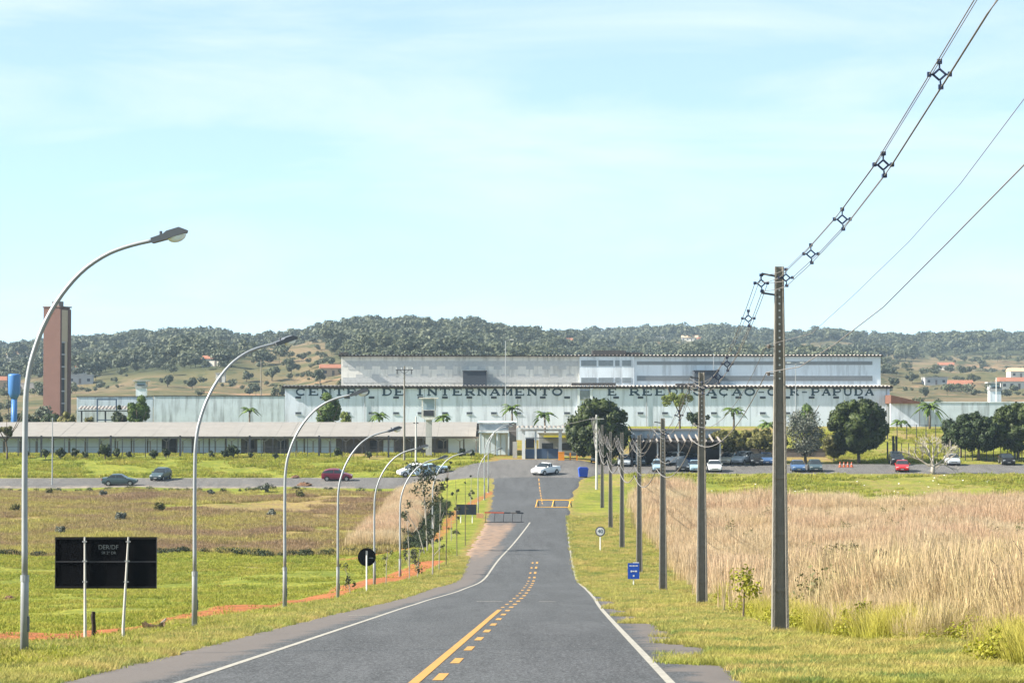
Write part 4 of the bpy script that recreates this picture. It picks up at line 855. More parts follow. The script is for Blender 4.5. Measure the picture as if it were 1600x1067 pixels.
MB().box(-.2, SW + .2, 7.2, 7.5, -.2, st + .2).build('back_wall', M['roof_shade_dark'], shed); MB().box(-.4, -.203, .2, 7.5, -.2, st - .3).build('side_wall', M['roof_shade_dark'], shed)  # walls coloured near-black to put in the deep shade under the roof
MB().box(-.2, SW + .2, 7.55, 7.8, -.2, st + 1.3).build('rear_wall', M['stained_wall'], shed); MB().box(-.3, SW + .3, 7.1, 9.5, st + 1.303, st + 1.5).build('back_roof', M['roof_fc'], shed)
yard_wall('yard_wall', 'low dark wall in the shade behind the parked cars and bushes', 1118, 1290, 702, 357, -7.2, M['brown_wall'], 'roof_shade_dark')
# ------------------------------------------------------------------ street lamps
def make_lamp():
    root = thing('street_lamp', '', 'street lamp', (0, 0, 0))
    MB().tube([(0, 0, -.1), (0, 0, 1.55), (0, 0, 1.62)], [.085, .080, .062], 10).build('pole_base', M['galv'], root, True)
    MB().box(.055, .092, -.05, .05, .55, .85).build('access_hatch', M['lamp_head'], root); MB().tube([(0, 0, 1.54), (0, 0, 1.66)], .088, 10).build('collar', M['galv'], root); MB().tube([(0, 0, -.1), (0, 0, .05)], .16, 12).build('footing', M['concrete_light'], root)
    path = [(0, 0, 1.60), (-.01, 0, 3.4), (.0, 0, 5.0), (.06, 0, 5.65), (.22, 0, 6.25), (.46, 0, 6.80), (.80, 0, 7.32), (1.22, 0, 7.75), (1.72, 0, 8.05), (2.15, 0, 8.19), (2.55, 0, 8.28)]
    tt_ = np.arange(len(path)); fx, fz = interp(list(zip(tt_, [p_[0] for p_ in path]))), interp(list(zip(tt_, [p_[2] for p_ in path])))
    ts_ = np.linspace(0, len(path) - 1, 34); rs_ = np.interp(ts_, tt_, [.062, .058, .054, .052, .050, .048, .046, .044, .042, .040, .040])
    MB().tube([(float(fx(q)), 0, float(fz(q))) for q in ts_], list(rs_), 8).build('pole', M['galv'], root, True)
    # cobra head: neck, canopy and bowl, tilted up
    c_, s_ = math.cos(R(17)), math.sin(R(17))
    def hp(x, z): return (2.50 + x * c_ - z * s_, 8.26 + x * s_ + z * c_)
    def hull(name, prof, w, m, par):
        P = [hp(*q) for q in prof]; return MB().prism(P, -w, w).build(name, m, par)
    hd_ = hull('lamp_head', [(0, -.05), (.30, -.06), (.34, -.055), (.70, -.05), (.73, 0), (.60, .10), (.34, .10), (.26, .065), (0, .055)], .13, M['lamp_head'], root)
    bx_, bz_ = hp(.50, -.055)
    v, f = [], []
    for i in range(5):
        an = math.pi / 2 * i / 4
        for k in range(12): v.append((math.cos(an) * .19 * math.cos(6.283 * k / 12), math.cos(an) * .12 * math.sin(6.283 * k / 12), -math.sin(an) * .12))
    for i in range(4):
        for k in range(12): f.append((i * 12 + k, (i + 1) * 12 + k, (i + 1) * 12 + (k + 1) % 12, i * 12 + (k + 1) % 12))
    b_ = MB().add(v, f).build('bowl', M['lamp_glass'], hd_, True, (bx_, 0, bz_)); b_.rotation_euler = (0, -R(17), 0)
    MB().tube([(*hp(.20, .07)[:1], 0, hp(.20, .07)[1]), (hp(.20, .07)[0], 0, hp(.20, .07)[1] + .07)], .03, 6).build('photocell', M['lamp_head'], hd_)
    return root
lamp0 = make_lamp(); GLAMP = 'street lamps along the left verge'
def place(src, first, loc, rz, label, group, sc=1.0, name=None):
    o = src if first else copy_tree(src); o.location = loc; o.rotation_euler = (0, 0, rz); o['label'] = label; o['group'] = group
    if sc != 1.0: o.scale = (sc, sc, sc)
    return o
LAMPS = [(38, 1030, 675, 'nearest street lamp, tall curved steel pole at the left edge of the view'), (304, 978, 461, 'second nearest street lamp, between the big sign board and the road'), (445, 952, 347, 'third street lamp from the camera on the left verge'),
         (528, 930, 273, 'fourth street lamp from the camera, left of the round sign'), (585, 920, 226, 'fifth street lamp, just right of the round black sign'), (625, 912, 201, 'sixth street lamp, left of the leafy saplings'), (676, 868, 165, 'seventh street lamp, rising through the leafy sapling')]
for i, (px, pyb, hpx, lab) in enumerate(LAMPS):
    d = FPX * 8.55 / hpx; q = pt(px, pyb, d); g = gz(q[0], d); z = min(q[2], g); place(lamp0, i == 0, (q[0], d, z + (.0)), R((0, 30, 0, 20, 0, 8, 0)[i] + rng.uniform(-3, 3)), lab, GLAMP)
for (px, pyb, sc, rz, lab) in ((747, 803, .80, 6, 'short street lamp beside the small sign board near the barrier'), (757, 781, 1.0, -4, 'tall street lamp at the left edge of the road below the gate'), (763, 770, .98, 4, 'street lamp furthest up the road, half hidden behind another lamp')):
    q = at(px, pyb); place(lamp0, False, q, R(rz), lab, GLAMP, sc)
# plain and floodlight poles further off
def lattice_lamp(label, px, pyb, pyt, d, zb_, arms=2, m='galv', r=.09):
    q = pt(px, pyt, d); t = thing('light_pole', label, 'light pole', (q[0], d, zb_)); Ht = q[2] - zb_
    MB().tube([(0, 0, 0), (0, 0, Ht)], [r, r * .6], 7).build('pole', M[m], t)
    for s_ in ([-1, 1] if arms == 2 else [1] if arms == 1 else []):
        MB().tube([(0, 0, Ht - .1), (s_ * .4, 0, Ht + .05), (s_ * .8, 0, Ht + .12)], .03, 5).build('arm', M[m], t); MB().box(min(s_ * .75, s_ * 1.35), max(s_ * .75, s_ * 1.35), -.13, .13, Ht + .08, Ht + .22).build('lamp_head', M['white_paint'], t)
    return t
lattice_lamp('twin-headed light pole in front of the right part of the lettering', 1243, 660, 568, 405, -4.5)
lattice_lamp('slim bare mast rising above the middle of the prison roof', 790, 650, 532, 425, -6, 1, r=.11)
lattice_lamp('thin grey lamp pole on the grass in front of the low annex, far left', 82, 762, 652, 326, gz(-58, 326), 0)
lattice_lamp('thin pale mast on the wall beside the small guard tower', 1556.5, 640, 590, 428.5, -3, 0, 'white_paint')
lattice_lamp('thin mast above the right half of the upper prison block', 1115, 600, 552, 440, 0, 0)
lattice_lamp('lone pole standing on the brown slope left of the prison block', 408, 612, 562, 520, -2, 0, 'concrete', .14)

# ------------------------------------------------------------------ concrete utility poles
def make_pole(Ht=9.0):
    root = thing('utility_pole', '', 'utility pole', (0, 0, 0))
    wb, wt_, db, dt = .21, .11, .155, .085         # half widths: across and along the road
    def ring(z, k):                                # H section, the recess faces the road's length
        t = z / Ht; w = wb + (wt_ - wb) * t; dd = db + (dt - db) * t; f_ = w * .32; r_ = dd * .55
        return [(-w, -dd, z), (-w + f_, -dd, z), (-w + f_ * 1.25, -dd + r_, z), (w - f_ * 1.25, -dd + r_, z), (w - f_, -dd, z), (w, -dd, z), (w, dd, z), (w - f_, dd, z), (w - f_ * 1.25, dd - r_, z), (-w + f_ * 1.25, dd - r_, z), (-w + f_, dd, z), (-w, dd, z)]
    v = []; zs = [-.3, 0, 3, 6, Ht]; f = []
    for z in zs: v += ring(z, 0)
    for i in range(len(zs) - 1):
        for k in range(12): f.append((i * 12 + k, i * 12 + (k + 1) % 12, (i + 1) * 12 + (k + 1) % 12, (i + 1) * 12 + k))
    f.append(tuple(range((len(zs) - 1) * 12, len(zs) * 12)))
    MB().add(v, f).build('shaft', M['concrete'], root)
    for z in (.9, 2.3, 3.7, 5.1):                  # stiffening ribs across the recess
        t = z / Ht; w = wb + (wt_ - wb) * t; dd = db + (dt - db) * t; MB().box(-w * .60, w * .60, -dd * .66, -dd * .42, z, z + .10).build('rib', M['concrete'], root)
    for k in range(14):
        z = 6.2 + k * .17; t = z / Ht; w = wb + (wt_ - wb) * t; dd = db + (dt - db) * t; MB().disc((0, 0, z), .026, -dd * .45 - .004, -dd * .45 + .01, 8).build('bolt_hole', M['white_paint'], root)
    br = MB().beam((-.05, -.05, Ht - .25), (-.45, -.05, Ht - .18), .05); br.build('bracket_arm', M['dark_steel'], root)
    br = MB().beam((-.05, -.05, Ht - .72), (-.45, -.05, Ht - .66), .05); br.build('bracket_arm', M['dark_steel'], root)
    for z in (Ht - 2.0, Ht - 2.68):
        t = z / Ht; w = wb + (wt_ - wb) * t; MB().beam((-w, -.03, z), (-w - .14, -.03, z), .03).build('insulator_pin', M['dark_steel'], root); MB().tube([(-w - .14, -.03, z - .05), (-w - .14, -.03, z), (-w - .14, -.03, z + .05)], [.03, .05, .03], 8).build('insulator', M['brown_wall'], root)
    return root
pole0 = make_pole(); GPOLE = 'concrete utility poles along the right verge'
ordn = ['nearest and tallest-looking concrete utility pole at the edge of the dry grass', 'second nearest concrete utility pole, left of the tallest one', 'third nearest concrete utility pole, behind the blue sign', 'fourth concrete utility pole from the camera', 'fifth concrete utility pole, right of the speed limit sign', 'sixth concrete utility pole from the camera', 'seventh concrete utility pole, second furthest away']
PB = []
for i, (px, pyb, d) in enumerate(((1219, 978, 64), (1097, 945, 99), (1036, 922, 134), (999, 893, 169), (972, 852, 204), (954, 825, 239), (941, 795, 274))):
    q = pt(px, pyb, d); z = min(q[2], gz(q[0], d)); PB.append((q[0], d, q[2])); place(pole0, i == 0, (q[0], d, q[2] - .03), 0, ordn[i], GPOLE)
# pole 8, lighter and round
q = on(932, 309); PB.append(q); t = thing('utility_pole', 'pale round utility pole furthest up the road near the blue bin', 'utility pole', q, 0, GPOLE)
MB().tube([(0, 0, -.2), (0, 0, 9.0)], [.15, .10], 10).build('shaft', M['concrete_light'], t); MB().beam((-.9, -.12, 8.5), (.9, -.12, 8.5), .09).build('crossarm', M['concrete_light'], t)
for X_ in (-.8, 0, .8): MB().tube([(X_, -.12, 8.55), (X_, -.12, 8.78)], [.04, .05], 6).build('insulator', M['dark_steel'], t)
# pole with cross-arm in front of the annex, and a pale plain one
q = on(632, 352); t = thing('utility_pole', 'tall utility pole with a cross-arm in front of the prison lettering', 'utility pole', q); Ht = pt(632, 572, 352)[2] - q[2]
MB().tube([(0, 0, -.2), (0, 0, Ht)], [.17, .10], 9).build('shaft', M['concrete'], t); MB().beam((-1.2, -.14, Ht - .5), (1.2, -.14, Ht - .5), .1).build('crossarm', M['dark_steel'], t); MB().beam((-.7, -.14, Ht - .5), (0, -.12, Ht - 1.1), .05).build('brace', M['dark_steel'], t); MB().beam((.7, -.14, Ht - .5), (0, -.12, Ht - 1.1), .05).build('brace', M['dark_steel'], t)
for X_ in (-1.1, -.4, .4, 1.1): MB().tube([(X_, -.14, Ht - .45), (X_, -.14, Ht - .2)], [.04, .06], 6).build('insulator', M['white_paint'], t)
for X_ in (-1.0, 1.0): MB().box(X_ - .06, X_ + .06, -.2, -.08, Ht - 1.1, Ht - .56).build('fuse_holder', M['dark_steel'], t)
q = on(650, 345); t = thing('utility_pole', 'plain pale utility pole right of the cross-armed one', 'utility pole', q); Ht = pt(650, 651, 345)[2] - q[2]
MB().tube([(0, 0, -.2), (0, 0, Ht)], [.15, .10], 9).build('shaft', M['concrete_light'], t); MB().box(-.35, .35, -.06, .06, Ht - .9, Ht - .78).build('crossarm', M['dark_steel'], t)

# ------------------------------------------------------------------ cables
def sagged(a, b_, s_, n=14): return [tuple(a[i] + (b_[i] - a[i]) * k / n - (4 * s_ * (k / n) * (1 - k / n) if i == 2 else 0) for i in range(3)) for k in range(n + 1)]
TOP = [z + 9.0 for (_, _, z) in PB]
arm_end = [(PB[i][0] - .45, PB[i][1], TOP[i] - .45) for i in range(8)]
near_pts = [pt(1668, -170, 30.5), pt(1540, 0, 36), pt(1468, 117, 40), pt(1380, 258, 46), pt(1316, 343, 52), pt(1267, 397, 57.5), pt(1228, 434, 63), pt(1212, 440, 63.7)]
bundle = [(p_[0], p_[1], p_[2]) for p_ in near_pts] + [arm_end[0]]
spans = [(bundle, None)]
full = list(bundle)
for i in range(7): full += sagged(arm_end[i], arm_end[i + 1], 1.05)[1:]
offs4 = [('messenger wire', 0, .20, .010), ('left phase cable', -.16, 0, .013), ('right phase cable', .16, 0, .013), ('bottom phase cable', .02, -.20, .013)]
words4 = {'messenger wire': 'thin messenger wire along the top of the bundled power line', 'left phase cable': 'power cable on the left side of the bundled overhead line', 'right phase cable': 'power cable on the right side of the bundled overhead line', 'bottom phase cable': 'lowest power cable of the bundled overhead line'}
for nm, dx, dz, r in offs4:
    o = MB().tube([(p_[0] + dx, p_[1], p_[2] + dz) for p_ in full], [r * .72 * max(1.0, p_[1] / 115) for p_ in full], 6).build('power_cable', M['cable'], None, True); tag(o, words4[nm], 'cable', 'overhead line cables')
def make_spacer():
    root = thing('cable_spacer', '', 'cable spacer', (0, 0, 0))
    k = [(0, .09), (.10, 0), (0, -.09), (-.10, 0)]; mb = MB()
    for a_, b_ in zip(k, k[1:] + k[:1]): mb.beam((a_[0], 0, a_[1]), (b_[0], 0, b_[1]), .032)
    mb.build('diamond_frame', M['spacer'], root)
    for (x_, z_, w_) in ((0, .20, .05), (-.16, 0, .04), (.16, 0, .04), (.02, -.20, .05)):
        MB().beam((x_ * .55, 0, z_ * .5), (x_, 0, z_ * .9), .026).build('arm', M['spacer'], root); MB().box(x_ - w_ * .8, x_ + w_ * .8, -.05, .05, z_ - .03, z_ + .04).build('clamp', M['spacer'], root)
    return root
sp0 = make_spacer(); k = 0
sp = [(near_pts[2], 'blue cable spacer highest on the overhead line, near the top right'), (near_pts[3], 'second highest cable spacer on the near overhead line'), (near_pts[4], 'third highest cable spacer on the near overhead line'), (near_pts[5], 'cable spacer just up the line from the tallest pole'), (near_pts[6], 'cable spacer touching the top of the tallest pole'), (arm_end[0], 'cable spacer at the bracket arm left of the tallest pole')]
s2 = sagged(arm_end[0], arm_end[1], 1.05, 8); names2 = ['first', 'second', 'third', 'fourth']
for j, kk in enumerate((1, 3, 4, 6)): sp.append((s2[kk], '%s cable spacer going down from the tallest pole to the next' % names2[j]))
s3 = sagged(arm_end[1], arm_end[2], 1.05, 8)
for j, kk in enumerate((2, 5)): sp.append((s3[kk], '%s cable spacer beyond the second utility pole' % names2[j]))
for i, (p_, lab) in enumerate(sp): place(sp0, i == 0, p_, R(rng.uniform(-8, 8)), lab, 'spacers on the overhead line')
tel1 = [pt(1660, 85, 30.5), pt(1600, 155, 33), pt(1500, 288, 38.5), pt(1420, 378, 44), pt(1330, 465, 52), pt(1268, 521, 58)]; tel2 = [pt(1660, 200, 30.5), pt(1600, 258, 33), pt(1480, 380, 39.5), pt(1380, 480, 46.5), pt(1307, 536, 53.5), pt(1250, 573, 60)]
for j, (pre, dz, lab) in enumerate(((tel1, -2.0, 'upper telephone wire strung below the power line'), (tel2, -2.68, 'lower telephone wire strung below the power line'))):
    pts_ = list(pre); ends = [(PB[i][0] - .33, PB[i][1], TOP[i] + dz) for i in range(8)]; pts_.append(ends[0])
    for i in range(7): pts_ += sagged(ends[i], ends[i + 1], .85)[1:]
    o = MB().tube(pts_, [(.006 if j == 0 else .011) * max(1, p_[1] / 60) for p_ in pts_], 5).build('telephone_wire', M['cable'], None, True); tag(o, lab, 'cable', 'overhead line cables')
a_ = (PB[7][0], PB[7][1], TOP[7] - .3); o = MB().tube(sagged(a_, pt(740, 672, 352), .7), .022, 4).build('service_wire', M['cable']); tag(o, 'thin wire crossing from the furthest pole to the annex wing', 'cable')

# ------------------------------------------------------------------ road signs
def text_mesh(s_, size, m, align='CENTER'):
    cu = bpy.data.curves.new('text', 'FONT'); cu.body = s_; cu.size = size; cu.align_x = align; cu.align_y = 'CENTER'; cu.extrude = .002
    o = bpy.data.objects.new('text', cu); col.objects.link(o); dg = bpy.context.evaluated_depsgraph_get(); me = bpy.data.meshes.new_from_object(o.evaluated_get(dg)); bpy.data.objects.remove(o); me.materials.clear(); me.materials.append(m)
    me.transform(Matrix.Rotation(R(90), 4, 'X')); return me
q = at(165, 1003); d = q[1]; s_ = d / FPX
t = thing('sign_board', 'large black back of a road sign board on two pale posts', 'road sign', q)
W, Hh = 157 * s_, 80 * s_; bz = pt(165, 919, d)[2] - q[2]
for k, (a_, b_) in enumerate(((-W / 2, -.52), (-.515, .515), (.52, W / 2))):
    for (z0_, z1_) in ((bz, bz + Hh * .52), (bz + Hh * .525, bz + Hh)): MB().box(a_, b_, 0, .03, z0_, z1_).build('panel', M['sign_back'], t)
for (xa_, xb_) in ((-.52, -.50), (.56, .44)):
    MB().tube([(xb_, -.045, -.15), (xb_ * .97 + xa_ * .03, -.045, .4), (xa_, -.045, bz + Hh)], [.040, .038, .022], 8).build('post', M['concrete_light'], t)
for z_ in (bz + .03, bz + Hh - .05): MB().box(-W / 2 - .01, W / 2 + .01, -.022, -.002, z_, z_ + .022).build('frame_bar', M['black_steel'], t)
for X_ in (-W / 2 - .012, W / 2): MB().box(X_, X_ + .012, -.02, .03, bz, bz + Hh).build('frame_bar', M['dark_steel'], t)
for f_ in (.12, .52, .9):
    for (xa_, xb_) in ((-.52, -.50), (.56, .44)): u_ = (bz + Hh * f_ + .1) / (bz + Hh); X_ = xb_ + (xa_ - xb_) * u_; MB().box(X_ - .06, X_ + .06, -.072, -.066, bz + Hh * f_, bz + Hh * f_ + .035).build('clamp', M['galv'], t)
MB().box(-W / 2, W / 2, -.02, -.002, bz + Hh * .51, bz + Hh * .53).build('rail', M['dark_steel'], t)
pale = mat('faint_lettering', (.09, .11, .12), .7, .1, 4)
link('lettering', text_mesh('DER/DF', .15, pale), t, (.06, -.012, bz + Hh * .80)); link('lettering', text_mesh('SR 2º DR', .095, pale), t, (.07, -.012, bz + Hh * .69))
q = at(573, 926); d = q[1]; t = thing('round_sign', 'round black back of a road sign on a white post', 'road sign', q); s_ = d / FPX; zc = pt(573, 870, d)[2] - q[2]
MB().disc((0, 0, zc), 14.2 * s_, 0, .03, 28).build('disc', M['sign_back'], t); MB().tube([(0, -.05, -.1), (0, -.05, zc - 14.2 * s_ - .01), (0, -.05, zc + .1)], .042, 8).build('post', M['white_paint'], t); MB().box(-.05, .05, -.11, -.095, zc + .12, zc + .34).build('clamp', M['galv'], t)
MB().box(.10, .34, -.012, -.002, zc - .08, zc - .02).build('sticker', pale, t)
q = at(729, 817); d = q[1]; s_ = d / FPX; t = thing('sign_board', 'small dark sign board on two short white posts near the striped barrier', 'road sign', q); bz = pt(729, 804, d)[2] - q[2]
MB().box(-15.5 * s_, 15.5 * s_, 0, .04, bz, bz + 16 * s_).build('panel', mat('sign_back_dark', (.02, .028, .04), .5, .1, 3), t)
for X_ in (-9 * s_, 9 * s_): MB().tube([(X_, .07, -.1), (X_, .07, bz + 15 * s_)], .045, 7).build('post', M['white_paint'], t)
q = at(938, 862); d = q[1]; s_ = d / FPX; t = thing('speed_limit_sign', 'round 40 speed limit sign on a thin white post', 'road sign', q); zc = pt(937, 830, d)[2] - q[2]
MB().disc((0, 0, zc), 7.8 * s_, 0, .02, 26).build('rim', M['sign_ring'], t); MB().disc((0, 0, zc), 6.0 * s_, -.008, -.002, 26).build('face', M['sign_white'], t); link('number', text_mesh('40', 8.5 * s_, M['letter']), t, (0, -.014, zc))
MB().tube([(0, .05, -.1), (0, .05, zc)], .045, 7).build('post', M['white_paint'], t)
q = at(990, 917); d = q[1]; s_ = d / FPX; t = thing('blue_sign', 'small blue information sign on a white post in front of a pole', 'road sign', q); bz = pt(990, 904, d)[2] - q[2]
w_, h_ = 9 * s_, 24.5 * s_
MB().box(-w_, w_, 0, .02, bz, bz + h_).build('panel', M['sign_blue'], t); MB().tube([(0, .05, -.1), (0, .05, bz + h_ * .9)], .035, 7).build('post', M['white_paint'], t); MB().box(-w_ * .1, w_ * .95, .0, .02, bz + h_ + .002, bz + h_ + .05).build('cap', M['white_paint'], t)
for (x0_, x1_, f0, f1) in ((-.72, -.30, .80, .86), (-.2, .2, .80, .86), (.3, .75, .80, .86), (-.5, -.28, .42, .54), (-.22, .1, .45, .52), (.18, .6, .44, .53), (-.12, .14, .14, .24)):
    MB().box(x0_ * w_, x1_ * w_, -.006, -.002, bz + f0 * h_, bz + f1 * h_).build('lettering', M['sign_white'], t)

# ------------------------------------------------------------------ barriers, bin, cones, posts
a_ = at(838, 791); b_ = at(893, 795); q = ((a_[0] + b_[0]) / 2, (a_[1] + b_[1]) / 2, min(a_[2], b_[2]) + .04); Lb = b_[0] - a_[0]
t = thing('road_barrier', 'yellow tubular road barrier across the right lane', 'barrier', q, R(-6))
MB().beam((-Lb / 2, 0, .82), (Lb / 2 + .3, 0, .82), .10).build('top_rail', M['yellow'], t); MB().beam((-Lb / 2 - .15, -.5, .07), (Lb / 2 - .1, -.5, .07), .07).build('bottom_rail', M['yellow'], t)
for X_ in (-Lb / 2 + .1, -.0, Lb / 2 - .05): MB().beam((X_, 0, .80), (X_ - .15, -.5, .09), .07).build('leg', M['yellow'], t); MB().beam((X_, 0, .80), (X_ + .1, .5, .05), .07).build('leg', M['dark_steel'], t)
a_ = at(757, 817); b_ = at(818, 817); q = ((a_[0] + b_[0]) / 2, a_[1], min(a_[2], b_[2]) + .05); Lb = b_[0] - a_[0]
t = thing('road_barrier', 'rusty red and dark striped barrier across the closed left lane', 'barrier', q, R(2))
for k in range(6): MB().beam((-Lb / 2 + k * Lb / 6 + .004, 0, .98 - .01 * k), (-Lb / 2 + (k + 1) * Lb / 6, 0, .97 - .01 * k), .12).build('stripe', M['red'] if k in (0, 1, 2) else M['dark_steel'] if k % 2 else M['brown_wall'], t)
MB().beam((-Lb / 2, 0, .06), (Lb / 2, 0, .06), .06).build('bottom_rail', M['dark_steel'], t)
for k in range(5): X_ = -Lb / 2 + .15 + k * (Lb - .3) / 4; MB().beam((X_, 0, .92), (X_ - .08, -.1, .06), .05).build('leg', M['dark_steel'], t)
MB().box(Lb * .30, Lb * .42, -.1, .1, 1.0, 1.16).build('lamp_box', M['dark_steel'], t)
q = at(750, 809); o = MB().box(-.35, .35, -.25, .25, 0, .45).build('concrete_block', mat('orange_block', (.55, .30, .16), .9, .15, 3), None, loc=q); tag(o, 'squat orange-beige block at the left end of the striped barrier', 'block')
q = on(911, 323); t = thing('waste_bin', 'bright blue waste container at the edge of the forecourt', 'waste bin', q, R(5))
MB().add([(-.50, -.42, .12), (.50, -.42, .12), (.50, .42, .12), (-.50, .42, .12), (-.60, -.52, 1.05), (.60, -.52, 1.05), (.60, .52, 1.05), (-.60, .52, 1.05)], [(0, 3, 2, 1), (4, 5, 6, 7), (0, 1, 5, 4), (1, 2, 6, 5), (2, 3, 7, 6), (3, 0, 4, 7)]).build('body', M['dumpster_blue'], t)
MB().box(-.63, .63, -.56, .56, 1.053, 1.14).build('rim', M['dumpster_blue'], t); MB().prism([(-.6, 1.145), (.6, 1.145), (.45, 1.32), (-.45, 1.32)], -.5, .5).build('lid', M['dumpster_blue'], t)
for i in (-1, 1):
    for j in (-1, 1): MB().disc((i * .4, 0, .08), .08, j * .34 - .03, j * .34 + .03, 8).build('caster', M['tyre'], t)
q = on(877, 346); t = thing('gate_barrier', 'orange barrier box with a dark striped frame beside the gate', 'barrier', q)
MB().box(-.4, .4, -.3, .3, 0, 1.15).build('box', M['orange'], t); MB().box(-.42, .42, -.32, .32, 1.152, 1.22).build('lid', M['orange'], t)
for z in (.35, .95): MB().beam((.402, 0, z), (2.2, 0, z), .14).build('rail', M['dark_steel'], t)
for X_ in (1.2, 2.1): MB().box(X_ - .1, X_ + .1, -.08, .08, 0, 1.1).build('post', M['orange'], t)
cone = thing('traffic_cone', '', 'traffic cone', (0, 0, 0))
MB().tube([(0, 0, .04), (0, 0, .75)], [.20, .05], 10).build('body', M['cone_red'], cone); MB().box(-.24, .24, -.24, .24, 0, .038).build('base', M['cone_red'], cone); MB().tube([(0, 0, .42), (0, 0, .5)], [.130, .112], 10, False).build('band', M['house_grey'], cone)
for k, (px, w_) in enumerate(((1312, 'leftmost'), (1318, 'second from left'), (1324, 'third from left'), (1330, 'rightmost'))): q = on(px, 340.5, .1); place(cone, k == 0, q, 0, 'orange traffic cone, %s of four below the right mango tree' % w_, 'traffic cones by the car park', .95)
q = at(146, 994); o = MB().tube([(0, 0, -.1), (.01, 0, .3), (-.015, 0, .5), (.0, 0, .66)], [.062, .055, .06, .05], 9).build('wooden_post', M['wood_dark'], None, loc=q); tag(o, 'short charred wooden post stump between the legs of the big sign', 'post')
q = at(240, 986); t = thing('broken_trough', 'broken curved piece of old wood lying in the grass by the big sign', 'wood debris', q, R(-6))
v, f = [], []; na, nb = 9, 10
for rr_ in (1.0, .86):
    for i in range(na):
        u_ = -1 + 2 * i / (na - 1); up = .11 * u_ * u_ + .02 * math.sin(i * 2.7)
        for j in range(nb):
            an = math.pi + math.pi * j / (nb - 1); v.append((u_ * .31, math.cos(an) * .16 * rr_, .17 + up + math.sin(an) * .17 * rr_ + (.02 * math.sin(i * 3.1 + j) if j in (0, nb - 1) else 0)))
nn = na * nb
for s_ in (0, nn):
    for i in range(na - 1):
        for j in range(nb - 1): k_ = s_ + i * nb + j; f.append((k_, k_ + 1, k_ + nb + 1, k_ + nb) if s_ else (k_, k_ + nb, k_ + nb + 1, k_ + 1))
for i in range(na - 1):
    for j in (0, nb - 1): k_ = i * nb + j; f.append((k_, k_ + nb, nn + k_ + nb, nn + k_))
for i in (0, na - 1):
    for j in range(nb - 1): k_ = i * nb + j; f.append((k_, k_ + 1, nn + k_ + 1, nn + k_))
MB().add(v, f).build('shell', M['wood'], t); MB().add([(.22, -.06, .22), (.36, -.05, .30), (.37, .05, .33), (.22, .06, .24), (.22, -.06, .26), (.35, -.05, .36), (.36, .05, .39), (.22, .06, .28)], [(0, 3, 2, 1), (4, 5, 6, 7), (0, 1, 5, 4), (1, 2, 6, 5), (2, 3, 7, 6), (3, 0, 4, 7)]).build('splinter', M['bark_grey'], t)
for (px, py, sc_, w_) in ((462, 748, .7, 'on the cross road behind the third lamp'), (475, 760, .9, 'at the edge of the brown field behind the third lamp'), (14, 937, .35, 'on the green grass at the far left')):
    q = at(px, py); r_ = np.random.default_rng(int(px)); v, f = [], []
    for i in range(7):
        for j in range(12):
            rr_ = math.cos(i / 6 * 1.5) * (1 + .18 * r_.normal()); an = 6.283 * j / 12; v.append((rr_ * math.cos(an), rr_ * .8 * math.sin(an), .62 * math.sin(i / 6 * 1.5) * (1 + .1 * r_.normal()) - .04))
    for i in range(6):
        for j in range(12): f.append((i * 12 + j, i * 12 + (j + 1) % 12, (i + 1) * 12 + (j + 1) % 12, (i + 1) * 12 + j))
    o = MB().add(v, f).build('earth_mound', mat('mound_earth', (.13, .07, .04), .95, .3, 3, .5), None, loc=q); o.scale = (sc_,) * 3; tag(o, 'small reddish earth mound ' + w_, 'mound')

# ------------------------------------------------------------------ fences
def fence(label, pts_, h, thick_every, m, rails, tw=.09):
    t = thing('fence', label, 'fence', (pts_[0][0], pts_[0][1], gz(*pts_[0]))); bz_ = gz(*pts_[0]); n = len(pts_)
    for k, (x_, d_) in enumerate(pts_):
        big = k % thick_every == 0; w_ = tw * 1.35 if big else .05; z_ = gz(x_, d_) - bz_
        MB().box(-w_, w_, -w_, w_, z_ - .2, z_ + h * (1.05 if big else 1)).build('post', m, t, loc=(x_ - pts_[0][0], d_ - pts_[0][1], 0))
    for f_ in rails:
        MB().tube([(x_ - pts_[0][0], d_ - pts_[0][1], gz(x_, d_) - bz_ + h * f_) for x_, d_ in pts_], .018, 4).build('rail', m, t)
    return t
fence('dark post and wire fence running in front of the low annex', [(pt(px, 0, 357)[0], 357.0) for px in np.arange(-40, 692, 18)], 2.9, 6, M['dark_steel'], (.03, .5, .97))
fence('thin post fence on the yellow slope behind the right car park', [(pt(px, 0, 352)[0], 352.0) for px in np.arange(1384, 1680, 11)], 2.4, 9, M['dark_steel'], (.5, .97), .07)
fence('fence higher on the slope below the right perimeter wall', [(pt(px, 0, 380)[0], 380.0) for px in np.arange(1384, 1680, 15)], 2.2, 7, M['dark_steel'], (.97,), .06)
for px, w_ in ((1395, 'left'), (1400, 'right')):
    q = on(px, 349); o = MB().box(-.13, .13, -.13, .13, -.1, 3.6).build('steel_post', M['dark_steel'], None, loc=q); tag(o, 'dark square gatepost, %s of the pair right of the mango tree' % w_, 'post')
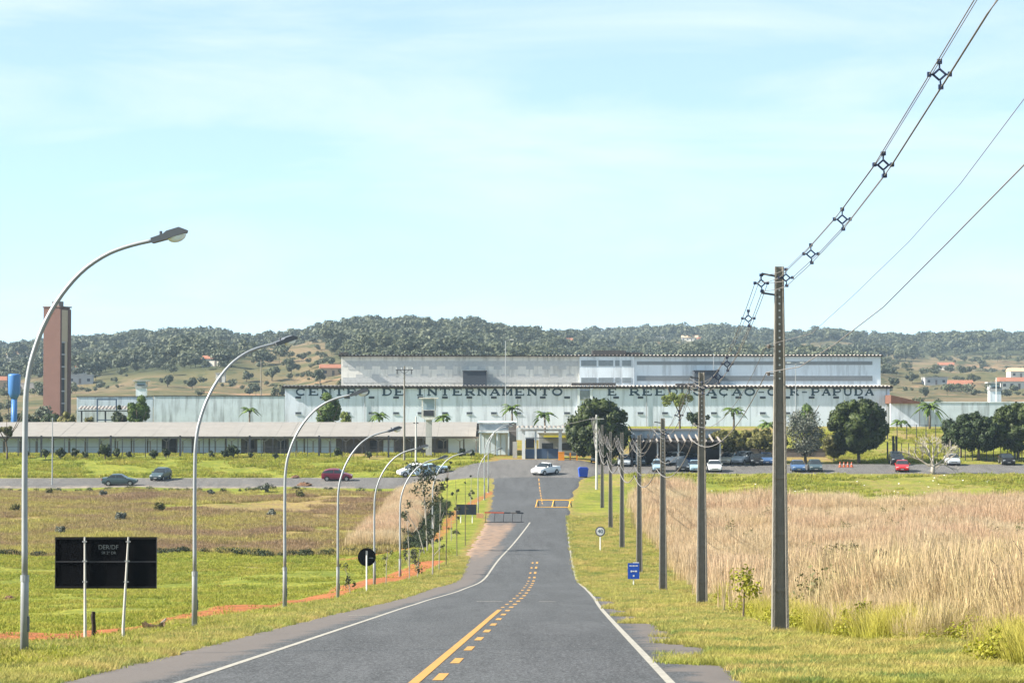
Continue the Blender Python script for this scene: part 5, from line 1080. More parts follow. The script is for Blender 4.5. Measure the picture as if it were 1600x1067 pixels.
# ------------------------------------------------------------------ trees and shrubs
def crown_mesh(name, lobes, n, size, m, seed, squash=1.0, core=True, shell=.7):
    v, f = leaves(lobes, n, size, seed, squash, shell)
    if core:                                       # rough inner mass so that the crown is not see-through
        V, Fc, k = [v], [f], len(v); r_ = np.random.default_rng(seed + 5)
        for (cx_, cy_, cz_, cr) in lobes:
            g = []; nu, nv = 8, 6
            for i in range(nv + 1):
                for j in range(nu):
                    th = math.pi * i / nv; ph = 6.283 * j / nu; q = cr * .80 * (1 + .12 * r_.normal()); g.append((cx_ + q * math.sin(th) * math.cos(ph), cy_ + q * math.sin(th) * math.sin(ph), cz_ + q * squash * math.cos(th)))
            ff = [(k + i * nu + j, k + i * nu + (j + 1) % nu, k + (i + 1) * nu + (j + 1) % nu, k + (i + 1) * nu + j) for i in range(nv) for j in range(nu)]
            V.append(np.array(g)); Fc.append(np.array(ff)); k += len(g)
        v, f = np.concatenate(V), np.concatenate(Fc)
    return npmesh(name, v, f, m)
def lobes_ellipsoid(w, h, zc, n, seed, r=(.30, .45), top_bias=0.0):
    r_ = np.random.default_rng(seed); L_ = [(0, 0, zc, min(w, h) * .36)]
    for k in range(n):
        u_ = r_.normal(size=3); u_ /= np.linalg.norm(u_); rr_ = r_.uniform(*r); q = 1 - rr_ * .9
        L_.append((u_[0] * w / 2 * q, u_[1] * w / 2 * q, zc + u_[2] * h / 2 * q, rr_ * min(w, h) / 2))
    return L_
def trunk(parent, h, r, m, limbs, seed, bend=.1):
    r_ = np.random.default_rng(seed); p_ = [(0, 0, -.2)]; k = 4
    for i in range(1, k + 1): p_.append((bend * r_.normal() * i / k, bend * r_.normal() * i / k, h * i / k))
    MB().tube(p_, [r * 1.25] + [r * (1 - .4 * i / k) for i in range(1, k + 1)], 8).build('trunk', m, parent, True)
    for j in range(limbs):
        a = r_.uniform(0, 6.28); e = h * r_.uniform(.7, 1.3); MB().tube([p_[-2], (math.cos(a) * e * .35, math.sin(a) * e * .35, h + e * .35), (math.cos(a) * e * .6, math.sin(a) * e * .6, h + e * .8)], [r * .55, r * .4, r * .2], 6).build('limb', m, parent, True)
def tree(label, px, pyt, d, w, m, seed, n=3600, leaf=.17, th=1.4, name='tree', h=None, core=True, nl=16, bark='bark', squash=1.0, group=None, shell=.7, r=(.30, .45), low=None):
    q = on(px, d); zt_ = pt(px, pyt, d)[2]; Ht = h or (zt_ - q[2]); t = thing(name, label, 'tree', q, 0, group)
    low = th * .75 if low is None else low; ch = Ht - low
    trunk(t, th + ch * .25, .055 * Ht ** .9 * .6, M[bark], 4, seed)
    link('crown', crown_mesh('crown', lobes_ellipsoid(w, ch, low + ch / 2, nl, seed, r), n, leaf, M[m], seed, 1.0, core, shell), t)
    return t
tree('huge round dark green mango tree just right of the gate', 935, 621, 345, 9.0, 'mango', 301, 9000, .24, .9, 'mango_tree', nl=70, r=(.18, .28), low=.4, shell=.8)
tree('round dark mango tree with a visible trunk right of the silvery tree', 1341, 622, 348, 8.7, 'mango', 302, 9000, .24, 1.6, 'mango_tree', nl=70, r=(.18, .28), low=1.3, shell=.8)
tree('silvery grey-leaved tree left of the right mango tree', 1258, 632, 347, 5.8, 'silver', 303, 5200, .15, .8, nl=30, shell=.1, r=(.28, .42), low=.5, core=False)
tree('dark spreading tree behind the bare tree', 1528, 643, 352, 9.0, 'mango2', 304, 7000, .22, 1.6, nl=50, r=(.2, .3), low=1.2)
tree('dark tree between the bare tree and the tree at the right edge', 1500, 648, 356, 7.0, 'mango2', 305, 4000, .19, 1.4, low=1.0)
tree('dense green tree cut by the right edge of the view', 1590, 629, 352, 8.6, 'mango', 306, 7000, .22, 1.4, nl=50, r=(.2, .3), low=1.1)
tree('feathery lime green tree in front of the lettering', 1062, 612, 392, 8.2, 'lime', 307, 1700, .17, 3.0, core=False, nl=12, shell=.25, low=3.4)
tree('small dark tree under the feathery lime tree', 1090, 640, 388, 4.2, 'mango2', 308, 1500, .17, 1.5)
tree('olive green spreading bush tree over the parked cars', 1140, 671, 347.5, 8.0, 'olive', 309, 3800, .15, .8, 'bush_tree', nl=40, low=1.5, r=(.24, .36))
tree('broad olive bush tree left of the tallest pole', 1188, 668, 347.5, 9.4, 'olive', 310, 4600, .15, .8, 'bush_tree', nl=40, low=1.5, r=(.24, .36))
tree('light olive bush between the silvery tree and the right mango', 1302, 678, 351, 4.4, 'olive', 311, 1600, .15, .5, 'bush_tree', low=.3, r=(.4, .55))
tree('small green tree topping the silvery tree', 1256, 624, 372, 3.4, 'palm', 312, 900, .16, 1.5)
tree('clipped tree in front of the annex at the far left edge', 12, 664, 352, 2.6, 'olive', 313, 900, .14, 3.0, 'small_tree', nl=8, low=3.2)
tree('round bushy tree rising behind the annex roof left of the second lamp', 217, 611, 408, 3.8, 'palm', 314, 2600, .20, 1.0, 'bushy_palm', nl=14, low=1.5)
tree('smaller bushy tree left of the round bushy one', 187, 629, 410, 2.6, 'shrub', 315, 1100, .18, 1.0, 'small_tree', low=1.0)
tree('tall dark bushy tree over the annex in front of the first word', 513, 607, 400, 3.9, 'palm', 316, 3000, .19, 1.0, 'bushy_palm', nl=14, low=1.0)
tree('small bright tree right of the tall bushy one', 540, 645, 398, 1.9, 'lime', 317, 600, .14, 1.0, 'small_tree', low=1.5, h=5.6)
for px, py, w_, lab in ((105, 640, 3.2, 'light green tree behind the annex below the brick tower'), (140, 649, 2.4, 'small tree under the tiled shelter')): tree(lab, px, py, 402, w_, 'olive', 320 + px, 900, .17, 1.0, 'small_tree', low=1.0)
for k, (px, py, w_) in enumerate(((-20, 640, 6), (40, 640, 6), (75, 641, 5))): tree('dark hedge tree behind the annex roof, %s of three left of the brick tower' % ('leftmost', 'middle', 'rightmost')[k], px, py, 412, w_, 'mango2', 330 + k, 1500, .22, 1.0, 'hedge_tree', low=.5, group='hedge trees behind the annex')
# bare tree
q = at(1458, 741); bt = thing('bare_tree', 'leafless grey tree with spreading twigs beside the car park', 'tree', q); r_ = np.random.default_rng(9); brs = []
def grow(p_, dr, ln, rad, lev, mb):
    p_ = np.array(p_); mid_ = p_ + dr * ln * .5 + r_.normal(0, .05, 3) * ln; e = p_ + dr * ln + r_.normal(0, .05, 3) * ln
    mb.tube([tuple(p_), tuple(mid_), tuple(e)], [max(rad, .02), max(rad * .8, .018), max(rad * .62, .014)], 5 if lev < 3 else 3)
    if lev == 5: return
    for k in range(3):
        nd = dr + r_.normal(0, .48, 3); nd[2] = nd[2] * .9 + .16; nd /= np.linalg.norm(nd); grow(e if k else mid_ * .4 + e * .6, nd, ln * r_.uniform(.62, .85), rad * .62, lev + 1, mb)
mb = MB().tube([(0, 0, -.2), (-.05, 0, .5), (.05, 0, 1.35)], [.34, .28, .24], 8); mb.build('trunk', M['bark_grey'], bt, True)
for k, dr in enumerate(((-.85, .1, .45), (.75, -.1, .55), (.15, .3, .95), (-.3, -.25, .85), (.95, .2, .25))):
    dr = np.array(dr) / np.linalg.norm(dr); mb = MB(); grow((.02, 0, 1.0), dr, 1.5, .15, 1, mb); mb.build('branch', M['bark_grey'], bt)
# palms
def palm(label, px, pyt, d, th_, fl, seed, n=14, base=None):
    q = on(px, d); zb_ = q[2] if base is None else base; zt_ = pt(px, pyt, d)[2]; Ht = max(1.0, zt_ - zb_ - fl * .45); t = thing('palm_tree', label, 'tree', (q[0], d, zb_), 0, 'small palms in the prison grounds'); r_ = np.random.default_rng(seed)
    MB().tube([(0, 0, -.2), (.05, 0, Ht * .5), (0, 0, Ht)], [.20, .14, .12], 8).build('trunk', M['bark'], t, True); fl *= 1.25; n += 4
    for k in range(n):
        a = 6.283 * k / n + r_.uniform(-.2, .2); el = r_.uniform(.25, 1.25); v, f = [], []; ns = 7; L_ = fl * r_.uniform(.8, 1.1)
        for i in range(ns + 1):
            t_ = i / ns; out = L_ * t_ * math.cos(el * (1 - .3 * t_)) ; up = L_ * (math.sin(el) * t_ - 1.05 * t_ * t_ * (1.0 - .25 * el)); w_ = .34 * math.sin(math.pi * (.12 + .86 * t_)) + .02
            for s_ in (-1, 0, 1): v.append((math.cos(a) * out - math.sin(a) * w_ * s_, math.sin(a) * out + math.cos(a) * w_ * s_, Ht + up - (abs(s_) * w_ * .55)))
        for i in range(ns):
            for s_ in (0, 1):
                if (i + s_) % 4 != 3 or i < 2: b0 = i * 3 + s_; f.append((b0, b0 + 1, b0 + 4, b0 + 3))
        MB().add(v, f).build('frond', M['palm'], t)
    return t
palm('palm against the blue wall left of the gate', 800, 630, 384, 3, 2.0, 401); palm('palm just behind the gate tiles', 851, 641, 372, 2, 1.8, 402)
palm('palm standing alone against the wall under the letters left of the tallest pole', 1146, 633, 392, 4, 2.1, 403); palm('low palm left of the tallest pole beyond the olive bush', 1199, 655, 388, 3, 1.6, 404)
palm('palm in front of the wall right of the prison block', 1407, 656, 402, 2, 1.7, 405); palm('droopy palm above the bare tree', 1452, 625, 396, 4, 2.6, 406, 18)
palm('small palm above the annex roof left of the third lamp', 390, 634, 400, 4, 1.6, 407); palm('yellowish palm above the annex roof right of the fourth lamp', 593, 642, 398, 3, 1.6, 408); palm('small palm right of the guard tower', 693, 645, 398, 3, 1.4, 409)
# clipped shrubs in front of the annex
shr = [(40, 1.1), (72, 1.2), (95, 1.4), (118, 1.2), (135, 1.0), (165, 1.9), (183, 1.2), (202, .9), (240, 1.3), (260, 1.2), (330, 1.0), (352, 1.2), (365, 1.8), (392, .8), (431, .8), (527, 1.3), (578, 1.0), (722, 1.2), (737, .9)]
shm = [crown_mesh('foliage', lobes_ellipsoid(1.0, .8, .55, 6, 500 + k), 240, .09, M['shrub'], 500 + k, 1, True) for k in range(4)]; stm = MB().tube([(0, 0, -.15), (0, 0, .5)], [.05, .04], 6).mesh('stem', M['bark'])
plc = ['at the far left end', 'just left of the thin lamp pole', 'right of the thin lamp pole', 'left of the dark car', 'above the rear of the dark car', 'above the dark car, largest of its row', 'above the bonnet of the dark car', 'between the dark sedan and the hatchback', 'left above the dark hatchback', 'right above the dark hatchback', 'just right of the second lamp', 'left of the big bush', 'the big bush right of the second lamp', 'below the brown annex wall', 'left of the third lamp', 'above the red car', 'right of the red car', 'below the guard tower, left one', 'below the guard tower, right one']
for k, (px, s_) in enumerate(shr):
    q = on(px, 355.2 - (k % 3) * .9); t = thing('shrub', 'dark clipped shrub in front of the annex ' + plc[k], 'shrub', q, rng.uniform(0, 6), 'shrubs in front of the annex'); t.scale = (s_ * 1.25,) * 3; link('foliage', shm[k % 4], t); link('stem', stm, t)
# saplings on the left verge
def sapling(label, px, pyb, pyt, seed, spread, nleaf, leaf=.11, r=.05, lean=0.0, m='sapling', bark='bark_grey', clumps=9, low=.45):
    q = at(px, pyb); d = q[1]; Ht = pt(px, pyt, d)[2] - q[2]; t = thing('sapling', label, 'tree', q, 0, 'young trees on the left verge'); r_ = np.random.default_rng(seed)
    MB().tube([(0, 0, -.1), (lean * .3, 0, Ht * .45), (lean, 0, Ht * .96)], [r, r * .75, r * .3], 6).build('trunk', M[bark], t); cs = []
    for k in range(clumps):
        f_ = r_.uniform(low, 1.0); a = r_.uniform(0, 6.28); e = spread * r_.uniform(.3, 1) * (1.15 - .6 * f_); tip = (lean * f_ + math.cos(a) * e, math.sin(a) * e, Ht * f_ + .1); cs.append((*tip, spread * r_.uniform(.16, .30)))
        MB().tube([(lean * f_ * .9, 0, Ht * (f_ - .14)), tip], [r * .4, r * .15], 4).build('branch', M[bark], t)
    if nleaf: v, f = leaves(cs, nleaf, leaf, seed, 1.0, .1); link('foliage', npmesh('foliage', v, f, M[m]), t)
    return t
sapling('dense leafy sapling beside the seventh lamp', 668, 862, 722, 601, 2.0, 750, .12, .06, -.5, clumps=16)
sapling('thin leaning bare sapling left of the seventh lamp', 664, 866, 790, 602, 1.2, 90, .1, .05, -1.6, clumps=5)
sapling('sparse sapling in front of the seventh lamp', 676, 900, 800, 603, .9, 260, .08, .055, .1, clumps=8)
sapling('slender staked sapling, first of three beside the exit lane', 697, 886, 724, 604, .5, 170, .09, .035, .1, bark='bark', clumps=6, low=.35)
sapling('slender staked sapling, second of three beside the exit lane', 714, 868, 745, 605, .5, 170, .09, .035, -.1, bark='bark', clumps=6, low=.4)
sapling('slender staked sapling, third of three beside the exit lane', 727, 852, 742, 606, .35, 40, .08, .035, 0, bark='bark', clumps=3)
sapling('low scrubby sapling right of the sixth lamp', 652, 905, 850, 607, .9, 260, .08, .03, .2, clumps=8, low=.2)
sapling('wispy shrub left of the round black sign', 548, 930, 885, 608, .7, 120, .07, .025, -.3, clumps=7, low=.2)
sapling('small yellowish weed tree among the brown grass right of the round sign', 640, 890, 858, 609, .6, 120, .08, .03, 0, clumps=6, low=.2)
sapling('bare thin sapling between the round sign and the sixth lamp', 603, 915, 850, 611, .5, 60, .07, .025, .1, clumps=6, low=.3)
sapling('slim sapling with few leaves just right of the sixth lamp', 640, 908, 800, 612, .6, 110, .08, .03, -.15, clumps=7, low=.35)
sapling('slim sapling left of the first staked one', 686, 893, 770, 613, .5, 120, .08, .03, .1, clumps=7, low=.3)
sapling('short bushy sapling left of the small sign board', 705, 845, 800, 614, .8, 200, .09, .03, 0, clumps=8, low=.2)
sapling('thin sapling beyond the small sign board by the path', 735, 800, 745, 615, .6, 120, .10, .04, .1, clumps=6, low=.3)
# bushes inside the tall dry grass
for k, (px, py, d, w_, hh, m_, lab) in enumerate(((1160, 905, 80, 1.3, 1.8, 'weed', 'yellow green bush between the two nearest utility poles'), (1318, 850, 100, 2.6, 2.4, 'olive', 'dark olive shrub standing in the tall dry grass'), (1372, 848, 96, 1.2, 2.2, 'shrub', 'small dark shrub right of the olive one in the dry grass'), (1345, 975, 58.5, 1.3, .95, 'weed', 'bright yellow green bush at the foot of the dry grass right of the nearest pole'), (1475, 818, 150, 3.0, 1.9, 'olive', 'low olive thicket far back in the dry grass field'))):
    q = on(px, d); t = thing('bush', lab, 'bush', q); MB().tube([(0, 0, -.1), (.05, 0, hh * .6)], [.04, .02], 5).build('stem', M['bark'], t)
    v, f = leaves(lobes_ellipsoid(w_, hh * .75, hh * .62, 8, 620 + k), 420, .055 * d / 70, 620 + k, 1, .2); link('foliage', npmesh('foliage', v, f, M[m_]), t)
fm = [npmesh('foliage', *leaves(lobes_ellipsoid(1.5, .9, .5, 7, 640 + k), 300, .13, 640 + k, 1, .2), M['silver'] if k else M['olive']) for k in range(3)]
for k, (px, py) in enumerate(((75, 772), (160, 778), (190, 815), (252, 800), (330, 775), (424, 808), (468, 778), (415, 770), (95, 835), (22, 800))):
    q = at(px, py); t = thing('bush', 'pale green bush in the brown field, ' + ('left of the thin far lamp pole', 'below the rear of the dark sedan', 'above the right half of the big sign', 'right above the big sign', 'just right of the second lamp', 'left of the third lamp, lower one', 'just right of the third lamp', 'left of the third lamp, upper one', 'above the left corner of the big sign', 'at the left edge beside the nearest lamp')[k], 'bush', q, k * 1.3, 'pale bushes in the brown left field'); t.scale = (.9 + .12 * (k % 4),) * 3; link('foliage', fm[k % 3], t); link('stem', stm, t)
q = (13.6, 62.0, gz(13.6, 62)); t = thing('dead_shrub', 'leafless twigs reaching in from the right edge over the dry grass', 'shrub', q); r_ = np.random.default_rng(15)
for dr in ((-.75, 0, .75), (-.5, .2, .95), (-.85, -.1, .5)):
    dr = np.array(dr) / np.linalg.norm(dr); mb = MB().tube([(0, 0, 0), tuple(dr * 1.5), tuple(dr * 2.6 + np.array([-.2, 0, .15]))], [.03, .02, .008], 5)
    for k in range(5): b_ = dr * r_.uniform(.9, 2.2); mb.tube([tuple(b_), tuple(b_ + np.array([r_.uniform(-.7, .1), 0, r_.uniform(.1, .5)]))], [.012, .004], 4)
    mb.build('branch', M['bark'], t)

# ------------------------------------------------------------------ vehicles
def make_car(kind, pm, name):
    """car facing +X, centred on the origin; lofted body with glass, wheels and lamps as parts"""
    P = {'hatch': dict(L=3.95, W=1.68, st=[(0, .42, .60, .60), (.06, .30, .72, .72), (.75, .25, .92, .92), (1.02, .25, .97, .98), (1.70, .25, 1.0, 1.47), (2.35, .25, 1.02, 1.52), (3.05, .25, 1.03, 1.49), (3.62, .25, 1.04, 1.30), (3.86, .30, 1.02, 1.03), (3.95, .42, .80, .80)], cab=(3, 7), wh=(.72, 3.22), wr=.30),
         'sedan': dict(L=4.45, W=1.74, st=[(0, .42, .58, .58), (.06, .30, .70, .70), (.9, .25, .88, .88), (1.25, .25, .94, .95), (2.0, .25, .97, 1.40), (2.6, .25, .98, 1.44), (3.15, .25, .99, 1.40), (3.75, .25, 1.0, 1.02), (4.35, .30, .97, .98), (4.45, .42, .75, .75)], cab=(3, 6), wh=(.80, 3.55), wr=.31),
         'suv': dict(L=4.25, W=1.78, st=[(0, .48, .70, .70), (.06, .36, .85, .85), (.85, .32, 1.05, 1.05), (1.15, .32, 1.10, 1.11), (1.75, .32, 1.12, 1.62), (2.5, .32, 1.13, 1.67), (3.45, .32, 1.14, 1.64), (4.0, .32, 1.15, 1.50), (4.17, .36, 1.12, 1.13), (4.25, .48, .9, .9)], cab=(3, 7), wh=(.82, 3.42), wr=.34),
         'van': dict(L=4.9, W=1.9, st=[(0, .45, .75, .75), (.08, .34, .95, .95), (.45, .30, 1.15, 1.15), (.6, .30, 1.2, 1.22), (1.25, .30, 1.25, 2.02), (2.5, .30, 1.27, 2.12), (4.2, .30, 1.27, 2.10), (4.78, .30, 1.27, 2.02), (4.84, .34, 1.25, 1.27), (4.9, .45, 1.0, 1.0)], cab=(3, 7), wh=(.85, 3.85), wr=.34),
         'pickup': dict(L=4.4, W=1.68, st=[(0, .45, .64, .64), (.06, .34, .78, .78), (.85, .30, .95, .95), (1.1, .30, 1.0, 1.01), (1.75, .30, 1.02, 1.48), (2.15, .30, 1.03, 1.52), (2.5, .30, 1.03, 1.48), (2.62, .30, 1.02, 1.03), (4.32, .34, 1.0, 1.0), (4.4, .45, .9, .9)], cab=(3, 6), wh=(.78, 3.40), wr=.31)}[kind]
    root = thing(name, '', 'car', (0, 0, 0)); L_, W, st = P['L'], P['W'] / 2, P['st']; rings = []
    for i, (x_, zb_, zl, zr) in enumerate(st):
        e = 1 - (.14 if i in (0, len(st) - 1) else .05 if i in (1, len(st) - 2) else 0); w_ = W * e; x2 = L_ / 2 - x_
        wr_ = w_ * (.80 if zr > zl + .1 else .90); zr2 = zr
        half_ = [(w_ * .93, zb_), (w_, zb_ + (zl - zb_) * .35), (w_ * .985, zb_ + (zl - zb_) * .75), (w_ * .95, zl), (wr_, zl + (zr2 - zl) * .88), (wr_ * .78, zr2 + .015)]
        rings.append([(x2, y, z) for y, z in half_] + [(x2, -y, z) for y, z in half_[::-1]])
    n = 12; V = [p_ for r__ in rings for p_ in r__]; body, glass = [], {'windscreen': [], 'rear_window': [], 'side_window': [], 'side_window_b': []}
    c0, c1 = P['cab']
    for i in range(len(rings) - 1):
        for k in range(n - 1):
            f = (i * n + k, (i + 1) * n + k, (i + 1) * n + k + 1, i * n + k + 1)
            if k in (3,) and c0 <= i < c1 + 1: glass['side_window'].append(f)
            elif k in (7,) and c0 <= i < c1 + 1: glass['side_window_b'].append(f)
            elif k in (4, 5, 6) and i == c0: glass['windscreen'].append(f)
            elif k in (4, 5, 6) and i == c1: glass['rear_window'].append(f)
            else: body.append(f)
        body.append((i * n + 11, (i + 1) * n + 11, (i + 1) * n, i * n))
    body.append(tuple(range(n))); body.append(tuple((len(rings) - 1) * n + k for k in range(n - 1, -1, -1)))
    MB().add(V, body).build('body', pm, root)
    for g, fs in glass.items():
        if kind == 'van' and g.startswith('side'): fs_body = fs[2:]; MB().add(V, fs_body).build('side_panel', pm, root); fs = fs[:2]
        if fs: MB().add(V, fs).build(g.replace('_b', ''), M['glass'], root)
    # pillars over the side glass
    for s_ in (0, 1):
        i = (c0 + c1 + 1) // 2; a_, b_ = (rings[i][3], rings[i][4]) if s_ == 0 else (rings[i][8], rings[i][7]); yy = .012 if s_ == 0 else -.012
        MB().beam((a_[0], a_[1] + yy, a_[2]), (b_[0], b_[1] + yy, b_[2]), .07, .02).build('pillar', pm, root)
    for x_ in P['wh']:
        for s_ in (-1, 1):
            X_ = L_ / 2 - x_; wr_ = P['wr']; t_ = MB().disc((X_, 0, wr_), wr_, s_ * (W - .16), s_ * (W + .015), 18).build('tyre', M['tyre'], root); MB().disc((X_, 0, wr_), wr_ * .62, s_ * (W - .05), s_ * (W + .025), 14).build('rim', M['rim'], t_)
            MB().disc((X_, 0, wr_ + .01), wr_ * 1.16, s_ * (W - .12), s_ * (W + .004), 18).build('wheel_arch', M['tyre'], root)
    zl = st[1][2]; zr = st[-2][2]
    for s_ in (-1, 1):
        MB().box(L_ / 2 - .30, L_ / 2 - .03, min(s_ * W * .55, s_ * W * .90), max(s_ * W * .55, s_ * W * .90), zl - .16, zl + .02).build('headlight', M['headlamp'], root)
        MB().box(-L_ / 2 + .02, -L_ / 2 + .14, min(s_ * W * .66, s_ * W * .93), max(s_ * W * .66, s_ * W * .93), zr - .30, zr - .06).build('tail_light', M['taillamp'], root)
        MB().box(L_ / 2 - st[c0][0] - .35, L_ / 2 - st[c0][0] - .20, min(s_ * W * .98, s_ * (W + .14)), max(s_ * W * .98, s_ * (W + .14)), st[c0][2] + .02, st[c0][2] + .15).build('mirror', pm, root)
    MB().box(L_ / 2 - .03, L_ / 2 + .012, -W * .45, W * .45, st[0][1] + .03, st[0][1] + .12).build('grille', M['black_steel'], root); MB().box(L_ / 2 - .02, L_ / 2 + .02, -.2, .2, st[0][1] - .05, st[0][1] + .025).build('number_plate', M['plate'], root); MB().box(-L_ / 2 - .02, -L_ / 2 + .03, -.2, .2, st[-1][1] + .12, st[-1][1] + .24).build('number_plate', M['plate'], root)
    MB().box(-L_ / 2 + .35, L_ / 2 - .35, -W * .86, W * .86, .16, .34).build('underbody', M['tyre'], root)
    if kind == 'pickup':
        MB().box(-L_ / 2 + .08, L_ / 2 - 2.72, -W * .74, W * .74, 1.0, 1.021).build('cargo_bed', M['black_steel'], root)
    return root
CP = dict(white=paint('car_white', (.72, .73, .74), 0), silver=paint('car_silver', (.42, .45, .48)), slate=paint('car_slate', (.055, .085, .10)), wine=paint('car_wine', (.16, .012, .035)), red=paint('car_red', (.50, .02, .025)), blue=paint('car_blue', (.06, .12, .25)), pale_blue=paint('car_pale_blue', (.30, .42, .52)), black=paint('car_black', (.015, .016, .02)), cream=paint('car_cream', (.50, .44, .34)))
cache = {}
def car(kind, colr, px, d, heading, label, dz=.1):
    key = (kind, colr)
    if key in cache: o = copy_tree(cache[key])
    else: o = make_car(kind, CP[colr], {'hatch': 'hatchback', 'sedan': 'sedan_car', 'suv': 'suv_car', 'van': 'van', 'pickup': 'pickup_truck'}[kind]); cache[key] = o
    x_ = (px - 800) / FPX * d; h = R(heading); c_, s_ = math.cos(h), math.sin(h)
    zf, zb_ = gz(x_ + c_ * 1.3, d + s_ * 1.3), gz(x_ - c_ * 1.3, d - s_ * 1.3); zl, zr = gz(x_ - s_ * .7, d + c_ * .7), gz(x_ + s_ * .7, d - c_ * .7)
    o.location = (x_, d, (zf + zb_) / 2 + dz); o.rotation_mode = 'ZYX' if False else 'XYZ'
    f_ = Vector((c_ * 2.6, s_ * 2.6, zf - zb_)).normalized(); l_ = Vector((-s_ * 1.4, c_ * 1.4, zl - zr)).normalized(); u_ = f_.cross(l_).normalized(); l_ = u_.cross(f_)
    o.rotation_euler = Matrix((f_, l_, u_)).transposed().to_euler(); o['label'] = label; o['category'] = 'pickup truck' if kind == 'pickup' else 'van' if kind == 'van' else 'car'; o['group'] = 'cars on the left road' if px < 720 else 'cars around the right car park'
    return o
car('pickup', 'white', 853, 326, 233, 'white pickup truck driving across the forecourt below the gate')
car('sedan', 'slate', 188, 324.5, 0, 'dark slate sedan driving along the left cross road')
car('hatch', 'slate', 252, 331.5, 256, 'dark hatchback on the left road right of the dark sedan')
car('hatch', 'wine', 527, 330.5, 0, 'wine red car on the left road by the third and fourth lamps')
car('hatch', 'white', 645, 335.5, 200, 'white car partly hidden behind the leafy sapling'); car('sedan', 'pale_blue', 675, 334.5, 8, 'pale blue and white car right of the leafy sapling', .1)
car('van', 'white', 936, 347.5, 262, 'white van parked under the big mango tree')
for kind, colr, px, d, hdg, lab in (('sedan', 'silver', 975, 343, 268, 'silver car in the shade just right of the big mango'), ('hatch', 'slate', 998, 344, 268, 'dark hatchback in the shade behind the fourth pole'), ('hatch', 'pale_blue', 1029, 334.5, 268, 'pale blue hatchback at the road edge behind the third pole'), ('suv', 'white', 1049, 344.5, 215, 'white car facing left under the parking shelter'), ('hatch', 'black', 1066, 335, 268, 'black hatchback right of the white sheltered car'), ('sedan', 'blue', 1080, 345, 268, 'blue sedan at the back of the shelter'), ('sedan', 'pale_blue', 1087, 334.5, 268, 'pale blue sedan left behind the second pole'), ('sedan', 'white', 1116, 334.5, 268, 'white sedan facing the camera right of the second pole'), ('hatch', 'cream', 1137, 345.5, 250, 'cream car under the olive bush'), ('suv', 'silver', 1160, 345.5, 240, 'silver car right of the cream one under the olive bush'), ('sedan', 'black', 1181, 345, 268, 'black sedan under the broad olive bush'), ('hatch', 'blue', 1197, 345, 268, 'dark blue hatchback just left of the tallest pole'), ('sedan', 'blue', 1246, 334.5, 268, 'dark blue sedan below the silvery tree'), ('hatch', 'slate', 1273, 334.5, 268, 'slate hatchback right of the dark blue sedan'), ('suv', 'black', 1400, 345, 268, 'black car behind the red one'), ('sedan', 'red', 1409, 334.5, 262, 'bright red car at the right of the car park'), ('sedan', 'silver', 1487, 344.5, 268, 'silver white car right of the bare tree'), ('sedan', 'black', 1572, 345, 268, 'black car in the shade at the far right')):
    car(kind, colr, px, d, hdg, lab)

# ------------------------------------------------------------------ houses on the slopes
WM = {'white': M['house_white'], 'ochre': M['house_ochre'], 'grey': M['house_grey']}
def house(px, py, w_, h_, dp, wall, roof, rz, label):
    d = hill_at(px, py); x_ = (px - 800) / FPX * d; z_ = hill_z(px, d) - .3; t = thing('house', label, 'house', (x_, d, z_), R(rz), 'houses on the far slopes')
    MB().box(-w_ / 2, w_ / 2, -dp / 2, dp / 2, -1.5, h_).build('wall', WM[wall], t); o_ = .4
    if roof == 'flat': MB().box(-w_ / 2 - .2, w_ / 2 + .2, -dp / 2 - .2, dp / 2 + .2, h_ + .005, h_ + .3).build('roof', M['house_grey'], t)
    else: MB().add([(-w_/2-o_, -dp/2-o_, h_+.01), (w_/2+o_, -dp/2-o_, h_+.01), (w_/2+o_, dp/2+o_, h_+.01), (-w_/2-o_, dp/2+o_, h_+.01), (-w_/2-o_, 0, h_+dp*.24), (w_/2+o_, 0, h_+dp*.24)], [(0, 1, 5, 4), (2, 3, 4, 5), (1, 2, 5), (3, 0, 4), (3, 2, 1, 0)]).build('roof', M['terracotta'] if roof == 'red' else M['house_ochre'], t)
    n = max(1, int(w_ / 3))
    for k in range(n):
        X_ = -w_ / 2 + (k + .5) * w_ / n
        if k == n // 2: MB().box(X_ - .45, X_ + .45, -dp / 2 - .04, -dp / 2 - .003, 0, 2.1).build('door', M['brown_wall'], t)
        else: MB().box(X_ - .6, X_ + .6, -dp / 2 - .04, -dp / 2 - .003, 1.0, 2.1).build('window', M['vent_dark'], t)
    return t
